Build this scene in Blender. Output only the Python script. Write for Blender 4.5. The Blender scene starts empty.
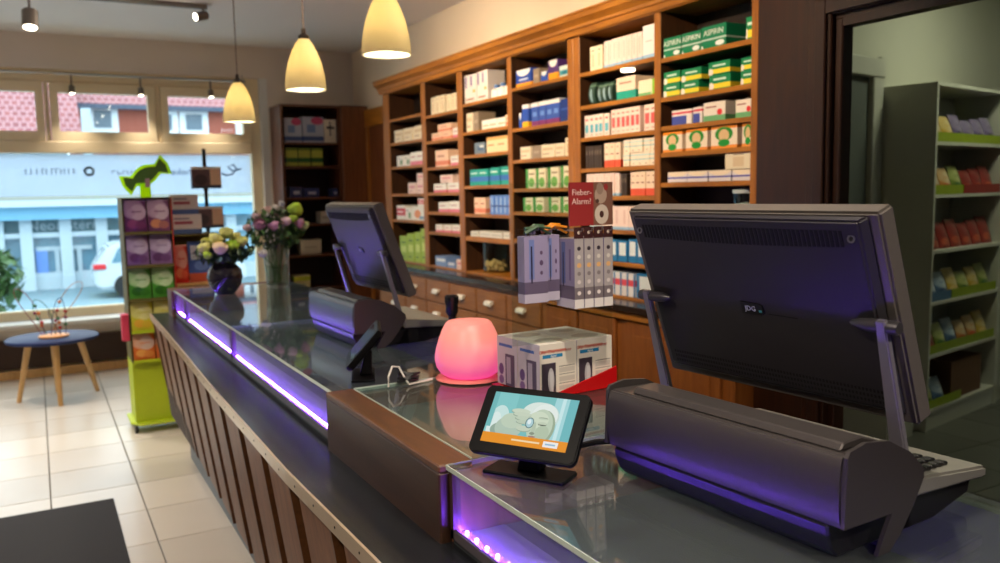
import bpy, bmesh, math, random
from mathutils import Vector, Matrix
random.seed(7)
S = bpy.context.scene
COL = S.collection
PI = math.pi

# ------------------------------------------------------------------ camera
YAW, PITCH, ROLL, FPX, CAMH = 0.504799405, 0.107532678, -0.0197696322, 835.38, 1.5
_f = Vector((math.sin(YAW)*math.cos(PITCH), math.cos(YAW)*math.cos(PITCH), -math.sin(PITCH)))
_r = Vector((math.cos(YAW), -math.sin(YAW), 0)); _u = _r.cross(_f)
RR = math.cos(ROLL)*_r + math.sin(ROLL)*_u
UU = -math.sin(ROLL)*_r + math.cos(ROLL)*_u
cam = bpy.data.cameras.new('camera'); co = bpy.data.objects.new('camera', cam); COL.objects.link(co)
cam.sensor_width = 36; cam.lens = FPX*36/1000; cam.clip_start = 0.02; cam.clip_end = 300
m = Matrix((RR, UU, -_f)).transposed().to_4x4(); m.translation = (0, 0, CAMH); co.matrix_world = m
cam.dof.use_dof = True; cam.dof.focus_distance = 1.55; cam.dof.aperture_fstop = 4.6
S.camera = co

# ------------------------------------------------------------------ lamp powers
LEDP, PEND, SPT, SHW, STO = 880.0, 165.0, 125.0, 150.0, 32.0

# ------------------------------------------------------------------ world, view
w = bpy.data.worlds.new('world'); S.world = w; w.use_nodes = True
bg = w.node_tree.nodes['Background']; bg.inputs[0].default_value = (0.76, 0.88, 1.0, 1); bg.inputs[1].default_value = 4.2
S.view_settings.view_transform = 'Standard'; S.view_settings.look = 'None'
S.view_settings.exposure = 0.0; S.view_settings.gamma = 1; S.view_settings.use_curve_mapping = False
S.cycles.use_denoising = True
S.cycles.max_bounces = 8; S.cycles.transparent_max_bounces = 16
S.cycles.sample_clamp_indirect = 4.0
S.cycles.caustics_reflective = False; S.cycles.caustics_refractive = False

def lin(c):
    if isinstance(c, str): c = tuple(int(c[i:i+2], 16) for i in (0, 2, 4))
    return tuple((v/255/12.92 if v/255 <= .04045 else ((v/255+.055)/1.055)**2.4) for v in c)

def light(name, kind, loc, power, color=(1, .82, .6), size=.05, target=None, spot=60, blend=.6, parent=None, sy=None):
    l = bpy.data.lights.new(name, kind); l.energy = power; l.color = color
    if kind in ('POINT', 'SPOT'): l.shadow_soft_size = size
    if kind == 'SPOT': l.spot_size = math.radians(spot); l.spot_blend = blend
    if kind == 'AREA':
        l.size = size
        if sy: l.shape = 'RECTANGLE'; l.size_y = sy
    o = bpy.data.objects.new(name, l); COL.objects.link(o)
    o.location = loc
    if target is not None:
        o.rotation_euler = (Vector(target)-Vector(loc)).to_track_quat('-Z', 'Y').to_euler()
    if parent is not None:
        p = org(parent); o.location = Vector(loc)-p; o.parent = parent
    return o

# ------------------------------------------------------------------ materials
MATS = {}
def newmat(name):
    mt = bpy.data.materials.new(name); mt.use_nodes = True
    nt = mt.node_tree; b = nt.nodes['Principled BSDF']
    return mt, nt, b
def N(nt, typ, **kw):
    n = nt.nodes.new(typ)
    for k, v in kw.items(): setattr(n, k, v)
    return n
def M(name, c, rough=.5, metal=0, var=.06, scale=30, bump=0, spec=.5, coat=0):
    if name in MATS: return MATS[name]
    mt, nt, b = newmat(name)
    c = lin(c)
    no = N(nt, 'ShaderNodeTexNoise'); no.inputs['Scale'].default_value = scale; no.inputs['Detail'].default_value = 4
    tc = N(nt, 'ShaderNodeTexCoord'); nt.links.new(tc.outputs['Object'], no.inputs['Vector'])
    mx = N(nt, 'ShaderNodeMix', data_type='RGBA')
    mx.inputs[6].default_value = (*[v*(1-var) for v in c], 1); mx.inputs[7].default_value = (*[min(1, v*(1+var)) for v in c], 1)
    nt.links.new(no.outputs['Fac'], mx.inputs[0]); nt.links.new(mx.outputs[2], b.inputs['Base Color'])
    b.inputs['Roughness'].default_value = rough; b.inputs['Metallic'].default_value = metal
    b.inputs['Specular IOR Level'].default_value = spec; b.inputs['Coat Weight'].default_value = coat
    if bump:
        bp = N(nt, 'ShaderNodeBump'); bp.inputs['Strength'].default_value = bump; bp.inputs['Distance'].default_value = .002
        nt.links.new(no.outputs['Fac'], bp.inputs['Height']); nt.links.new(bp.outputs[0], b.inputs['Normal'])
    MATS[name] = mt; return mt
def wood(name, c1, c2, stretch=(1, 1, 8), scale=9, rough=.4, coat=0):
    if name in MATS: return MATS[name]
    mt, nt, b = newmat(name)
    tc = N(nt, 'ShaderNodeTexCoord'); mp = N(nt, 'ShaderNodeMapping')
    mp.inputs['Scale'].default_value = tuple(scale*4/s for s in stretch)
    nt.links.new(tc.outputs['Object'], mp.inputs[0])
    no = N(nt, 'ShaderNodeTexNoise'); no.inputs['Scale'].default_value = 1; no.inputs['Detail'].default_value = 8; no.inputs['Roughness'].default_value = .65; no.inputs['Distortion'].default_value = .6
    nt.links.new(mp.outputs[0], no.inputs['Vector'])
    cr = N(nt, 'ShaderNodeValToRGB'); cr.color_ramp.elements[0].position = .3; cr.color_ramp.elements[1].position = .72
    cr.color_ramp.elements[0].color = (*lin(c1), 1); cr.color_ramp.elements[1].color = (*lin(c2), 1)
    nt.links.new(no.outputs['Fac'], cr.inputs[0]); nt.links.new(cr.outputs[0], b.inputs['Base Color'])
    bp = N(nt, 'ShaderNodeBump'); bp.inputs['Strength'].default_value = .12; bp.inputs['Distance'].default_value = .002
    nt.links.new(no.outputs['Fac'], bp.inputs['Height']); nt.links.new(bp.outputs[0], b.inputs['Normal'])
    b.inputs['Roughness'].default_value = rough; b.inputs['Coat Weight'].default_value = coat
    MATS[name] = mt; return mt
def emit(name, c, strength):
    if name in MATS: return MATS[name]
    mt, nt, b = newmat(name)
    b.inputs['Base Color'].default_value = (*lin(c), 1); b.inputs['Emission Color'].default_value = (*lin(c), 1); b.inputs['Emission Strength'].default_value = strength
    MATS[name] = mt; return mt
def glass(name, tint=(.9, .95, .93), rough=.02, ior=1.45, refl=1.0, milk=0, mc=(.5, .56, .55)):
    # thin pane: transmission by transparency, mirror by Fresnel
    if name in MATS: return MATS[name]
    mt = bpy.data.materials.new(name); mt.use_nodes = True; nt = mt.node_tree; nt.nodes.clear()
    o = N(nt, 'ShaderNodeOutputMaterial'); mx = N(nt, 'ShaderNodeMixShader'); t = N(nt, 'ShaderNodeBsdfTransparent'); g = N(nt, 'ShaderNodeBsdfGlossy')
    t.inputs[0].default_value = (*tint, 1); g.inputs['Roughness'].default_value = rough; g.inputs[0].default_value = (refl, refl, refl, 1)
    lw = N(nt, 'ShaderNodeLayerWeight'); lw.inputs[0].default_value = .5
    pw = N(nt, 'ShaderNodeMath', operation='POWER'); pw.inputs[1].default_value = 5; nt.links.new(lw.outputs['Facing'], pw.inputs[0])
    f0 = ((ior-1)/(ior+1))**2
    sc = N(nt, 'ShaderNodeMath', operation='MULTIPLY_ADD'); sc.inputs[1].default_value = 1-f0; sc.inputs[2].default_value = f0; nt.links.new(pw.outputs[0], sc.inputs[0])
    nt.links.new(sc.outputs[0], mx.inputs[0]); under = t
    if milk:
        d = N(nt, 'ShaderNodeBsdfDiffuse'); d.inputs[0].default_value = (*mc, 1); under = N(nt, 'ShaderNodeMixShader'); under.inputs[0].default_value = milk
        nt.links.new(t.outputs[0], under.inputs[1]); nt.links.new(d.outputs[0], under.inputs[2])
    nt.links.new(under.outputs[0], mx.inputs[1]); nt.links.new(g.outputs[0], mx.inputs[2]); nt.links.new(mx.outputs[0], o.inputs[0])
    MATS[name] = mt; return mt
def milky(name, c, fac):
    # printed film: scatters daylight through itself, lets a little show through
    mt = bpy.data.materials.new(name); mt.use_nodes = True; nt = mt.node_tree; nt.nodes.clear()
    o = N(nt, 'ShaderNodeOutputMaterial'); mx = N(nt, 'ShaderNodeMixShader'); mx.inputs[0].default_value = fac
    t = N(nt, 'ShaderNodeBsdfTransparent'); q = N(nt, 'ShaderNodeMixShader'); q.inputs[0].default_value = .7
    d = N(nt, 'ShaderNodeBsdfDiffuse'); l = N(nt, 'ShaderNodeBsdfTranslucent'); d.inputs[0].default_value = (*c, 1); l.inputs[0].default_value = (*c, 1)
    nt.links.new(d.outputs[0], q.inputs[1]); nt.links.new(l.outputs[0], q.inputs[2]); nt.links.new(t.outputs[0], mx.inputs[1]); nt.links.new(q.outputs[0], mx.inputs[2]); nt.links.new(mx.outputs[0], o.inputs[0])
    MATS[name] = mt; return mt
def printmat(name, base, shapes, axes=('Y', 'Z'), flip=True, rough=.45, strength=0, coat=0.0):
    """flat print in bounding-box coordinates: shapes ('r',u0,u1,v0,v1,col) or ('e',cu,cv,ru,rv,col)"""
    if name in MATS: return MATS[name]
    mt, nt, b = newmat(name); L = nt.links.new
    tc = N(nt, 'ShaderNodeTexCoord'); sp = N(nt, 'ShaderNodeSeparateXYZ'); L(tc.outputs['Generated'], sp.inputs[0])
    def ma(op, a, bb=None, c=None):
        n = N(nt, 'ShaderNodeMath', operation=op)
        for i, v in enumerate((a, bb, c)):
            if v is None: continue
            if isinstance(v, (int, float)): n.inputs[i].default_value = v
            else: L(v, n.inputs[i])
        return n.outputs[0]
    u = sp.outputs[axes[0]]; v = sp.outputs[axes[1]]
    if flip: u = ma('SUBTRACT', 1.0, u)
    prev = None
    for s in shapes:
        if s[0] == 'r':
            f = ma('MULTIPLY', ma('COMPARE', u, (s[1]+s[2])/2, (s[2]-s[1])/2), ma('COMPARE', v, (s[3]+s[4])/2, (s[4]-s[3])/2))
        else:
            du = ma('DIVIDE', ma('SUBTRACT', u, s[1]), s[3]); dv = ma('DIVIDE', ma('SUBTRACT', v, s[2]), s[4])
            f = ma('LESS_THAN', ma('ADD', ma('MULTIPLY', du, du), ma('MULTIPLY', dv, dv)), 1.0)
        mx = N(nt, 'ShaderNodeMix', data_type='RGBA'); L(f, mx.inputs[0])
        if prev is None: mx.inputs[6].default_value = (*lin(base), 1)
        else: L(prev, mx.inputs[6])
        mx.inputs[7].default_value = (*lin(s[5]), 1); prev = mx.outputs[2]
    if prev is None: b.inputs['Base Color'].default_value = (*lin(base), 1)
    elif strength: L(prev, b.inputs['Emission Color']); b.inputs['Base Color'].default_value = (.02, .02, .02, 1)
    else: L(prev, b.inputs['Base Color'])
    b.inputs['Emission Strength'].default_value = strength
    b.inputs['Roughness'].default_value = rough; b.inputs['Coat Weight'].default_value = coat
    MATS[name] = mt; return mt

# ------------------------------------------------------------------ geometry helpers
ORG = {}
def org(o):
    return ORG.get(o.name, Vector((0, 0, 0)))
class G:
    def __init__(s): s.v = []; s.f = []
    def add(s, vs, fs):
        b = len(s.v); s.v += [Vector(p) for p in vs]; s.f += [[i+b for i in f] for f in fs]; return s
    def box(s, x0, x1, y0, y1, z0, z1):
        return s.add([(x0,y0,z0),(x1,y0,z0),(x1,y1,z0),(x0,y1,z0),(x0,y0,z1),(x1,y0,z1),(x1,y1,z1),(x0,y1,z1)],
                     [(3,2,1,0),(4,5,6,7),(0,1,5,4),(1,2,6,5),(2,3,7,6),(3,0,4,7)])
    def prism(s, poly, a, b, axis='y'):
        n = len(poly)
        def P(p, t): return {'y': (p[0], t, p[1]), 'x': (t, p[0], p[1]), 'z': (p[0], p[1], t)}[axis]
        vs = [P(p, a) for p in poly]+[P(p, b) for p in poly]
        fs = [list(range(n))[::-1], [i+n for i in range(n)]]+[[i, (i+1) % n, (i+1) % n+n, i+n] for i in range(n)]
        return s.add(vs, fs)
    def lathe(s, prof, c=(0, 0, 0), seg=24, sx=1, sy=1, cap=True):
        vs, fs = [], []
        for r, z in prof:
            for k in range(seg):
                a = 2*PI*k/seg; vs.append((c[0]+r*sx*math.cos(a), c[1]+r*sy*math.sin(a), c[2]+z))
        for i in range(len(prof)-1):
            for k in range(seg):
                k2 = (k+1) % seg; fs.append((i*seg+k, i*seg+k2, (i+1)*seg+k2, (i+1)*seg+k))
        if cap:
            if prof[0][0] > 1e-5: fs.append(tuple(range(seg))[::-1])
            if prof[-1][0] > 1e-5: fs.append(tuple((len(prof)-1)*seg+k for k in range(seg)))
        return s.add(vs, fs)
    def tube(s, pts, r, seg=8, r1=None):
        pts = [Vector(p) for p in pts]; n = len(pts); vs, fs = [], []
        up = Vector((0, 0, 1))
        for i, p in enumerate(pts):
            t = (pts[min(i+1, n-1)]-pts[max(i-1, 0)]).normalized()
            a = t.cross(up if abs(t.z) < .95 else Vector((1, 0, 0))).normalized(); b = t.cross(a)
            rr = r if r1 is None else r+(r1-r)*i/(n-1)
            for k in range(seg):
                g = 2*PI*k/seg; vs.append(p+a*rr*math.cos(g)+b*rr*math.sin(g))
        for i in range(n-1):
            for k in range(seg):
                k2 = (k+1) % seg; fs.append((i*seg+k, i*seg+k2, (i+1)*seg+k2, (i+1)*seg+k))
        fs.append(tuple(range(seg))[::-1]); fs.append(tuple((n-1)*seg+k for k in range(seg)))
        return s.add(vs, fs)
    def ball(s, c, rx, ry=None, rz=None, seg=12, rings=7):
        ry = ry or rx; rz = rz or rx
        vs = [(c[0], c[1], c[2]-rz)]; fs = []
        for i in range(1, rings):
            t = PI*i/rings
            for k in range(seg):
                a = 2*PI*k/seg; vs.append((c[0]+rx*math.sin(t)*math.cos(a), c[1]+ry*math.sin(t)*math.sin(a), c[2]-rz*math.cos(t)))
        vs.append((c[0], c[1], c[2]+rz)); L = len(vs)-1
        for k in range(seg): fs.append((0, 1+(k+1) % seg, 1+k))
        for i in range(rings-2):
            for k in range(seg):
                k2 = (k+1) % seg; fs.append((1+i*seg+k, 1+i*seg+k2, 1+(i+1)*seg+k2, 1+(i+1)*seg+k))
        for k in range(seg): fs.append((L, 1+(rings-2)*seg+k, 1+(rings-2)*seg+(k+1) % seg))
        return s.add(vs, fs)
    def xf(s, mtx, start=0):
        for i in range(start, len(s.v)): s.v[i] = mtx @ s.v[i]
        return s
    def mesh(s, name, off=Vector((0, 0, 0)), bevel=0, seg=1, smooth=False):
        me = bpy.data.meshes.new(name)
        me.from_pydata([tuple(v-off) for v in s.v], [], s.f)
        if bevel or True:
            bm = bmesh.new(); bm.from_mesh(me)
            bmesh.ops.recalc_face_normals(bm, faces=bm.faces)
            if bevel:
                es = [e for e in bm.edges if len(e.link_faces) == 2 and e.calc_face_angle(0) > .6]
                bmesh.ops.bevel(bm, geom=es, offset=bevel, segments=seg, affect='EDGES', clamp_overlap=True)
            bm.to_mesh(me); bm.free()
        if smooth:
            me.polygons.foreach_set('use_smooth', [True]*len(me.polygons))
            if smooth != 'all' and hasattr(me, 'set_sharp_from_angle'): me.set_sharp_from_angle(angle=.7)
        return me
    def build(s, name, mat, parent=None, bevel=0, seg=1, smooth=False, origin=None):
        off = org(parent) if parent is not None else Vector(origin) if origin is not None else s.base()
        me = s.mesh(name, off, bevel, seg, smooth); me.materials.append(mat)
        o = bpy.data.objects.new(name, me); COL.objects.link(o)
        if parent is not None: o.parent = parent
        else: o.location = off
        ORG[o.name] = off
        return o
    def base(s):
        xs = [v.x for v in s.v]; ys = [v.y for v in s.v]; zs = [v.z for v in s.v]
        return Vector(((min(xs)+max(xs))/2, (min(ys)+max(ys))/2, min(zs)))
def box(name, x0, x1, y0, y1, z0, z1, mat, parent=None, bevel=0, seg=1):
    return G().box(x0, x1, y0, y1, z0, z1).build(name, mat, parent, bevel, seg)
def tag(o, label, cat, group=None):
    o['label'] = label; o['category'] = cat
    if group: o['group'] = group
    return o
def struct(o, label=None):
    o['kind'] = 'structure'
    if label: o['label'] = label
    return o
def thing(name, loc, label, cat, group=None):
    o = bpy.data.objects.new(name, None); COL.objects.link(o); o.location = loc; o.empty_display_size = .05
    ORG[o.name] = Vector(loc); return tag(o, label, cat, group)
def sempty(name, loc, label):
    o = bpy.data.objects.new(name, None); COL.objects.link(o); o.location = loc; ORG[o.name] = Vector(loc); return struct(o, label)
def dup(root, loc=None, rotz=None, label=None, parent=None, skip=(), mats=None):
    c = root.copy(); COL.objects.link(c)
    if parent is not None: c.parent = parent
    if loc is not None: c.location = loc; ORG[c.name] = Vector(loc)
    if rotz is not None: c.rotation_euler = (0, 0, rotz)
    if label: c['label'] = label
    for ch in list(root.children):
        if ch.name.split('.')[0] in skip: continue
        dup(ch, parent=c, skip=skip)
    return c
def text(body, size, mat, mtx, parent, name='lettering', extrude=.0006, align='CENTER', off=None):
    cu = bpy.data.curves.new('t', 'FONT'); cu.body = body; cu.size = size; cu.extrude = extrude; cu.align_x = align; cu.align_y = 'CENTER'; cu.resolution_u = 2
    ob = bpy.data.objects.new('t', cu); COL.objects.link(ob)
    dg = bpy.context.evaluated_depsgraph_get(); dg.update()
    me = bpy.data.meshes.new_from_object(ob.evaluated_get(dg))
    bpy.data.objects.remove(ob); bpy.data.curves.remove(cu)
    mm = mtx.copy(); mm.translation = mm.translation-org(parent)
    me.transform(mm); me.materials.clear(); me.materials.append(mat); me.name = name
    o = bpy.data.objects.new(name, me); COL.objects.link(o); o.parent = parent; ORG[o.name] = org(parent)
    return o
def frame(o, right, up):
    r = Vector(right).normalized(); u = Vector(up); u = (u-r*u.dot(r)).normalized(); n = r.cross(u)
    mm = Matrix((r, u, n)).transposed().to_4x4(); mm.translation = o; return mm
ORD = ['first', 'second', 'third', 'fourth', 'fifth', 'sixth', 'seventh', 'eighth', 'ninth', 'tenth', 'eleventh', 'twelfth', 'thirteenth', 'fourteenth', 'fifteenth', 'sixteenth', 'seventeenth', 'eighteenth', 'nineteenth', 'twentieth']
# common materials
WSH = wood('shelf_wood', (130, 76, 22), (180, 114, 38), (1, 1, 10))
WSHY = wood('shelf_wood_lengthwise', (136, 82, 20), (190, 122, 36), (1, 10, 1))
WDK = wood('dark_wood', (34, 15, 5), (58, 28, 10), (1, 1, 10))
WCT = wood('counter_wood', (96, 58, 36), (138, 92, 62), (1, 1, 9), rough=.45)
WCY = wood('counter_wood_lengthwise', (74, 44, 22), (108, 68, 36), (1, 9, 1), rough=.4)
WLT = wood('light_wood', (196, 150, 92), (222, 180, 122), (1, 1, 8))
WALL = M('wall_paint', (226, 214, 200), .85, var=.03, scale=6)
WHITE = M('white_paint', (228, 226, 220), .6, var=.02)
BLK = M('black_plastic', (16, 16, 18), .38, var=.1)
SILV = M('silver_plastic', (84, 79, 78), .33, metal=.55, var=.05, scale=200)
STEEL = M('steel', (170, 168, 165), .3, metal=.9)
GLASS = glass('clear_glass')

# ================================================================== SETTING
TP = .43; TX = .404
fl = struct(box('floor', -3.2, 6.6, -2.4, 8.3, -.12, -.004, M('grout', (96, 92, 86), .9)), 'pale ceramic tile floor with grey joints')
TM = [M('floor_tile_%d' % i, c, .28, var=.05, scale=5) for i, c in enumerate([(196, 188, 178), (188, 180, 170), (202, 194, 184)])]
TD = [M('shaded_store_tile_%d' % i, c, .35, var=.05, scale=5) for i, c in enumerate([(104, 104, 98), (98, 98, 92)])]  # darker copy of the floor tile; the unlit room is put into colour
def tilemesh(ms):
    out = []
    for mt in ms:
        me = G().box(.003, TX-.003, .003, TP-.003, -.006, .004).mesh('tile', bevel=.0015); me.materials.append(mt); out.append(me)
    return out
tl, td = tilemesh(TM), tilemesh(TD)
def tile(me, x, y):
    o = bpy.data.objects.new('tile', me); COL.objects.link(o); o.parent = fl; o.location = Vector((x, y, 0))-org(fl)
for i in range(-5, 2):
    for j in range(-2, 10):
        x, y = .374+i*TX, 3.82+j*TP
        if y < 7.9: tile(tl[(i*3+j*5) % 3], x, y)
for i in range(-1, 8):
    for j in range(0, 7):
        tile(td[(i+j) % 2], 2.66+i*TX, .6+j*TP)
CEIL = 2.89
struct(box('ceiling', -3.2, 2.95, -2.4, 8.35, CEIL, CEIL+.1, M('ceiling_paint', (236, 232, 228), .9, var=.02, scale=4)), 'plain pale ceiling')
wr = struct(G().box(2.85, 2.97, 2.55, 8.3, 0, CEIL).build('wall_right', M('wall_cream', (232, 214, 190), .85, var=.03, scale=5)), 'cream wall above the tall wooden shelving')
struct(box('wall_left', -3.3, -3.2, -2.4, 8.3, 0, CEIL, WALL), 'pale wall on the customer side')
struct(box('wall_rear', -3.2, 6.6, -2.5, -2.4, 0, CEIL, WALL), 'pale wall behind the viewer')
# window wall: inner face y=8.1, opening x -3.1..2.0, z .47..2.6
WY = 8.1
wb = G(); wb.box(-3.2, 2.95, WY, WY+.25, 2.60, CEIL); wb.box(2.0, 2.95, WY, WY+.25, 0, 2.60); wb.box(-3.2, 2.0, WY, WY+.25, 0, .44)
struct(wb.build('wall_back', WALL), 'pale wall around the shop window')
CRM = M('window_frame_cream', (238, 220, 182), .45, var=.03)
win = sempty('window_1', (.4, WY+.1, .44), 'large cream framed shop window with three upper vent panes')
FY0, FY1 = WY+.06, WY+.15
def fbar(x0, x1, z0, z1, nm='window_frame', y0=FY0, y1=FY1): return box(nm, x0, x1, y0, y1, z0, z1, CRM, win, .006)
fbar(-3.05, 1.84, 2.50, 2.60, 'top_rail'); fbar(-3.05, 1.84, 1.90, 2.0, 'transom', FY0-.03); fbar(-3.05, 1.84, .476, .56, 'bottom_rail')
fbar(1.84, 1.93, .476, 2.6, 'right_jamb'); fbar(-3.15, -3.05, .476, 2.6, 'left_jamb')
for x in (-2.65, -1.75, -.83, .15, 1.03): fbar(x-.018, x+.018, 2.0, 2.50, 'mullion')
fbar(-.95, -.87, .56, 1.9, 'mullion')
for a, b in ((-1.73, -.85), (-.81, .132), (.168, 1.012), (1.048, 1.84)):
    fr = G(); t = .068
    fr.box(a+.004, b-.004, FY0-.02, FY1-.03, 2.004, 2.004+t+.01); fr.box(a+.004, b-.004, FY0-.02, FY1-.03, 2.50-t-.02, 2.496)
    fr.box(a+.004, a+t, FY0-.02, FY1-.03, 2.004+t+.01, 2.50-t-.02); fr.box(b-t, b-.004, FY0-.02, FY1-.03, 2.004+t+.01, 2.50-t-.02)
    c = fr.build('casement', CRM, win)
    box('pane', a+t-.002, b-t+.002, FY1-.065, FY1-.058, 2.07, 2.42, GLASS, c)
box('pane', -.87, 1.84, FY1-.06, FY1-.05, .56, 1.9, GLASS, win)
box('pane', -3.05, -.95, FY1-.06, FY1-.05, .56, 1.9, GLASS, win)
film = box('sign_film', -.86, 1.83, FY1-.047, FY1-.044, 1.535, 1.89, M('sign_film', (214, 226, 240), .6, var=.02), win)
film.data.materials.clear(); film.data.materials.append(milky('frosted_film', (.80, .86, .95), .88))
fw = M('film_white', (206, 220, 236), .7, var=.02)
# mirrored lettering seen from inside
LT = M('film_grey_letters', (170, 186, 208), .7); LB = M('film_blue_letters', (140, 160, 215), .7)
def film_text(body, size, x, z, mt): text(body, size, mt, frame((x, FY1-.0485, z), (-1, 0, 0), (0, 0, 1)), film, 'lettering')

def film_marks(x0, x1, z, h):
    rnd = random.Random(int(x0*100)); g = G(); x = x0
    while x < x1:
        w_ = rnd.uniform(.018, .034); yy = FY1-.0485
        g.box(x, x+.008, yy, yy+.001, z-h/2, z+h/2)
        if rnd.random() < .7: g.box(x+.008, x+w_, yy, yy+.001, *rnd.choice([(z+h/2-.008, z+h/2), (z-.004, z+.004), (z-h/2, z-h/2+.008)]))
        x += w_+.012
    g.build('lettering', LT, film)
film_marks(-.05, .34, 1.745, .055); film_marks(.62, .98, 1.735, .035); film_text('Apotheke', .095, 1.30, 1.735, LB)
lg = G().lathe([(.022, 0), (.045, 0), (.045, .002), (.022, .002), (.022, 0)], (0, 0, 0), 20, cap=False); lg.xf(frame((.44, FY1-.0495, 1.745), (-1, 0, 0), (0, 0, 1))); lg.build('round_logo', LT, film)
lg = G().tube([(1.56, FY1-.058, 1.72), (1.60, FY1-.058, 1.70), (1.66, FY1-.058, 1.71), (1.70, FY1-.058, 1.76), (1.67, FY1-.058, 1.80), (1.62, FY1-.058, 1.78), (1.66, FY1-.058, 1.74), (1.74, FY1-.058, 1.76)], .009, 6); lg.build('serpent_logo', M('film_dark_logo', (60, 80, 110), .7), film)
struct(box('trim_1', -3.15, 2.0, WY-.16, WY+.06, .44, .475, WHITE, None, .006), 'white window sill')
struct(box('trim_2', -1.6, 1.98, WY-.05, WY, .09, .33, M('niche_brown', (58, 36, 24), .6), None), 'dark brown panel below the window sill')
struct(box('baseboard_back', -1.6, 1.98, WY-.075, WY-.05, 0, .075, WLT, None, .004), 'light wooden baseboard below the window')
box('window_reveal', 1.931, 2.0, WY+.005, WY+.2, .476, 2.6, WHITE, win)

# wood panelling and doorway to the store room: plane X=2.6 from Y 2.51 towards the camera
wp = G(); wp.box(2.60, 2.66, 2.14, 2.51, 0, CEIL); wp.box(2.60, 2.66, .95, 2.14, 2.10, CEIL); wp.box(2.60, 2.66, -2.4, .95, 0, CEIL)
struct(wp.build('wall_right_panelling', WDK), 'dark wood panelling beside the store room doorway')
dr = sempty('door_1', (2.6, 1.6, 0), 'dark wood door casing around the open store room doorway')
for (a, b, c, d) in ((2.135, 2.24, 2.575, 2.60), (2.15, 2.20, 2.56, 2.575), (2.105, 2.1395, 2.60, 2.66)):
    box('casing', c, d, a, b, 0, 2.1 if c > 2.59 else 2.22 if c > 2.57 else 2.17, WDK, dr, .004)
box('casing', 2.575, 2.5998, .85, 2.1345, 2.115, 2.22, WDK, dr); box('casing', 2.56, 2.5748, .85, 2.1495, 2.12, 2.17, WDK, dr)
box('casing', 2.60, 2.66, .95, 2.105, 2.07, 2.0995, WDK, dr)
# second doorway on the right wall near the window
dr2 = sempty('door_2', (2.85, 7.2, 0), 'brown wooden door with lintel between shelving and back cabinet')
box('door_leaf', 2.825, 2.85, 6.80, 7.62, 0, 2.13, wood('door_wood', (92, 46, 20), (126, 70, 32), (1, 1, 10)), dr2)
box('lintel', 2.80, 2.85, 6.70, 7.70, 2.13, 2.29, WSHY, dr2, .004); box('casing', 2.81, 2.85, 7.62, 7.70, 0, 2.13, WSH, dr2, .003)

# store room shell (turned a few degrees against the shop)
SR = M('store_wall', (200, 200, 184), .85, var=.03, scale=5)
ang = math.radians(10)
rm = Matrix.Translation((4.6, 3.06, 0)) @ Matrix.Rotation(ang, 4, 'Z')
g = G().box(-1.55, 2.05, .35, .45, 0, 2.95).xf(rm); struct(g.build('wall_store_back', SR), 'greenish white wall of the store room')
struct(box('wall_store_right', 6.6, 6.7, -2.4, 4.2, 0, 3.0, SR), 'store room side wall')
struct(box('ceiling_store', 2.66, 6.7, -2.4, 4.2, 2.95, 3.0, SR), 'store room ceiling')
dr3 = sempty('door_3', rm @ Vector((-.4, .35, 0)), 'white framed dark door inside the store room')
DW = M('door_white', (196, 196, 182), .6)
def sbox(nm, x0, x1, y0, y1, z0, z1, mat, par=None, bev=0): return G().box(x0, x1, y0, y1, z0, z1).xf(rm).build(nm, mat, par, bev)
sbox('door_leaf', -.95, -.15, .335, .349, 0, 2.13, M('grey_door', (98, 104, 98), .6), dr3)
sbox('casing', -.15, -.03, .30, .35, 0, 2.20, DW, dr3, .006); sbox('casing', -1.0, -.03, .29, .35, 2.13, 2.24, DW, dr3, .006); sbox('casing', -.03, .02, .32, .35, 0, 2.26, DW, dr3, .004)

# ================================================================== OUTSIDE
GZ = -1.12
struct(box('street', -60, 90, 8.36, 90, GZ-.2, GZ, M('asphalt', (118, 142, 152), .8, scale=3)), 'pale asphalt street outside')
struct(box('pavement', -40, 60, 8.36, 12.0, GZ, GZ+.12, M('pavement', (170, 178, 182), .8, scale=3)), 'pavement in front of the shop')
EXT_W = M('facade_white', (186, 200, 208), .8); EXT_B = M('facade_blue', (120, 176, 206), .7)
SHOPGL = M('shop_glass', (110, 150, 170), .15, var=.4, scale=1.6, spec=.8)
sh = thing('shop_building', (2, 27.5, GZ), 'single storey white and blue shopfront across the street', 'building')
box('wall', -30, 30, 28.2, 30, GZ, 1.5, M('shop_inside', (150, 186, 200), .8, var=.3, scale=.8), sh)
box('fascia', -30, 30, 27.3, 28.3, .95, 1.32, EXT_B, sh); box('roof_edge', -30, 30, 27.0, 28.4, 1.32, 1.5, EXT_W, sh); box('parapet', -30, 30, 28.0, 28.3, 1.5, 1.95, M('parapet_grey', (150, 150, 140), .8), sh)
box('plinth', -30, 30, 27.9, 28.3, GZ, GZ+.5, EXT_W, sh)
px_x = lambda px: -.60+px*(.929+.577)/92*27.9/18
for k, px in enumerate((-60, -15, 13, 53, 91, 128, 165, 200, 240)):
    xx = px_x(px)*1.0
    box('pillar', xx-.16, xx+.16, 27.7, 28.2, GZ, .95, EXT_W, sh)
box('crossbar', -30, 30, 27.75, 28.1, .42, .56, EXT_W, sh)
pxs = (-60, -15, 13, 53, 91, 128, 165, 200, 240)
for i in range(len(pxs)-1):
    a, b = px_x(pxs[i])+.16, px_x(pxs[i+1])-.16
    wv = box('window', a, b, 28.1, 28.19, .56, .95, M('shop_sign_glass', (90, 130, 140), .3, var=.2, scale=2), sh)
    wv = box('window', a, b, 28.1, 28.19, GZ+.5, .42, SHOPGL, sh)
text('Neon', .42, EXT_W, frame((px_x(33), 28.05, .75), (1, 0, 0), (0, 0, 1)), sh); text('Stern', .42, EXT_W, frame((px_x(72), 28.05, .75), (1, 0, 0), (0, 0, 1)), sh)
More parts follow.
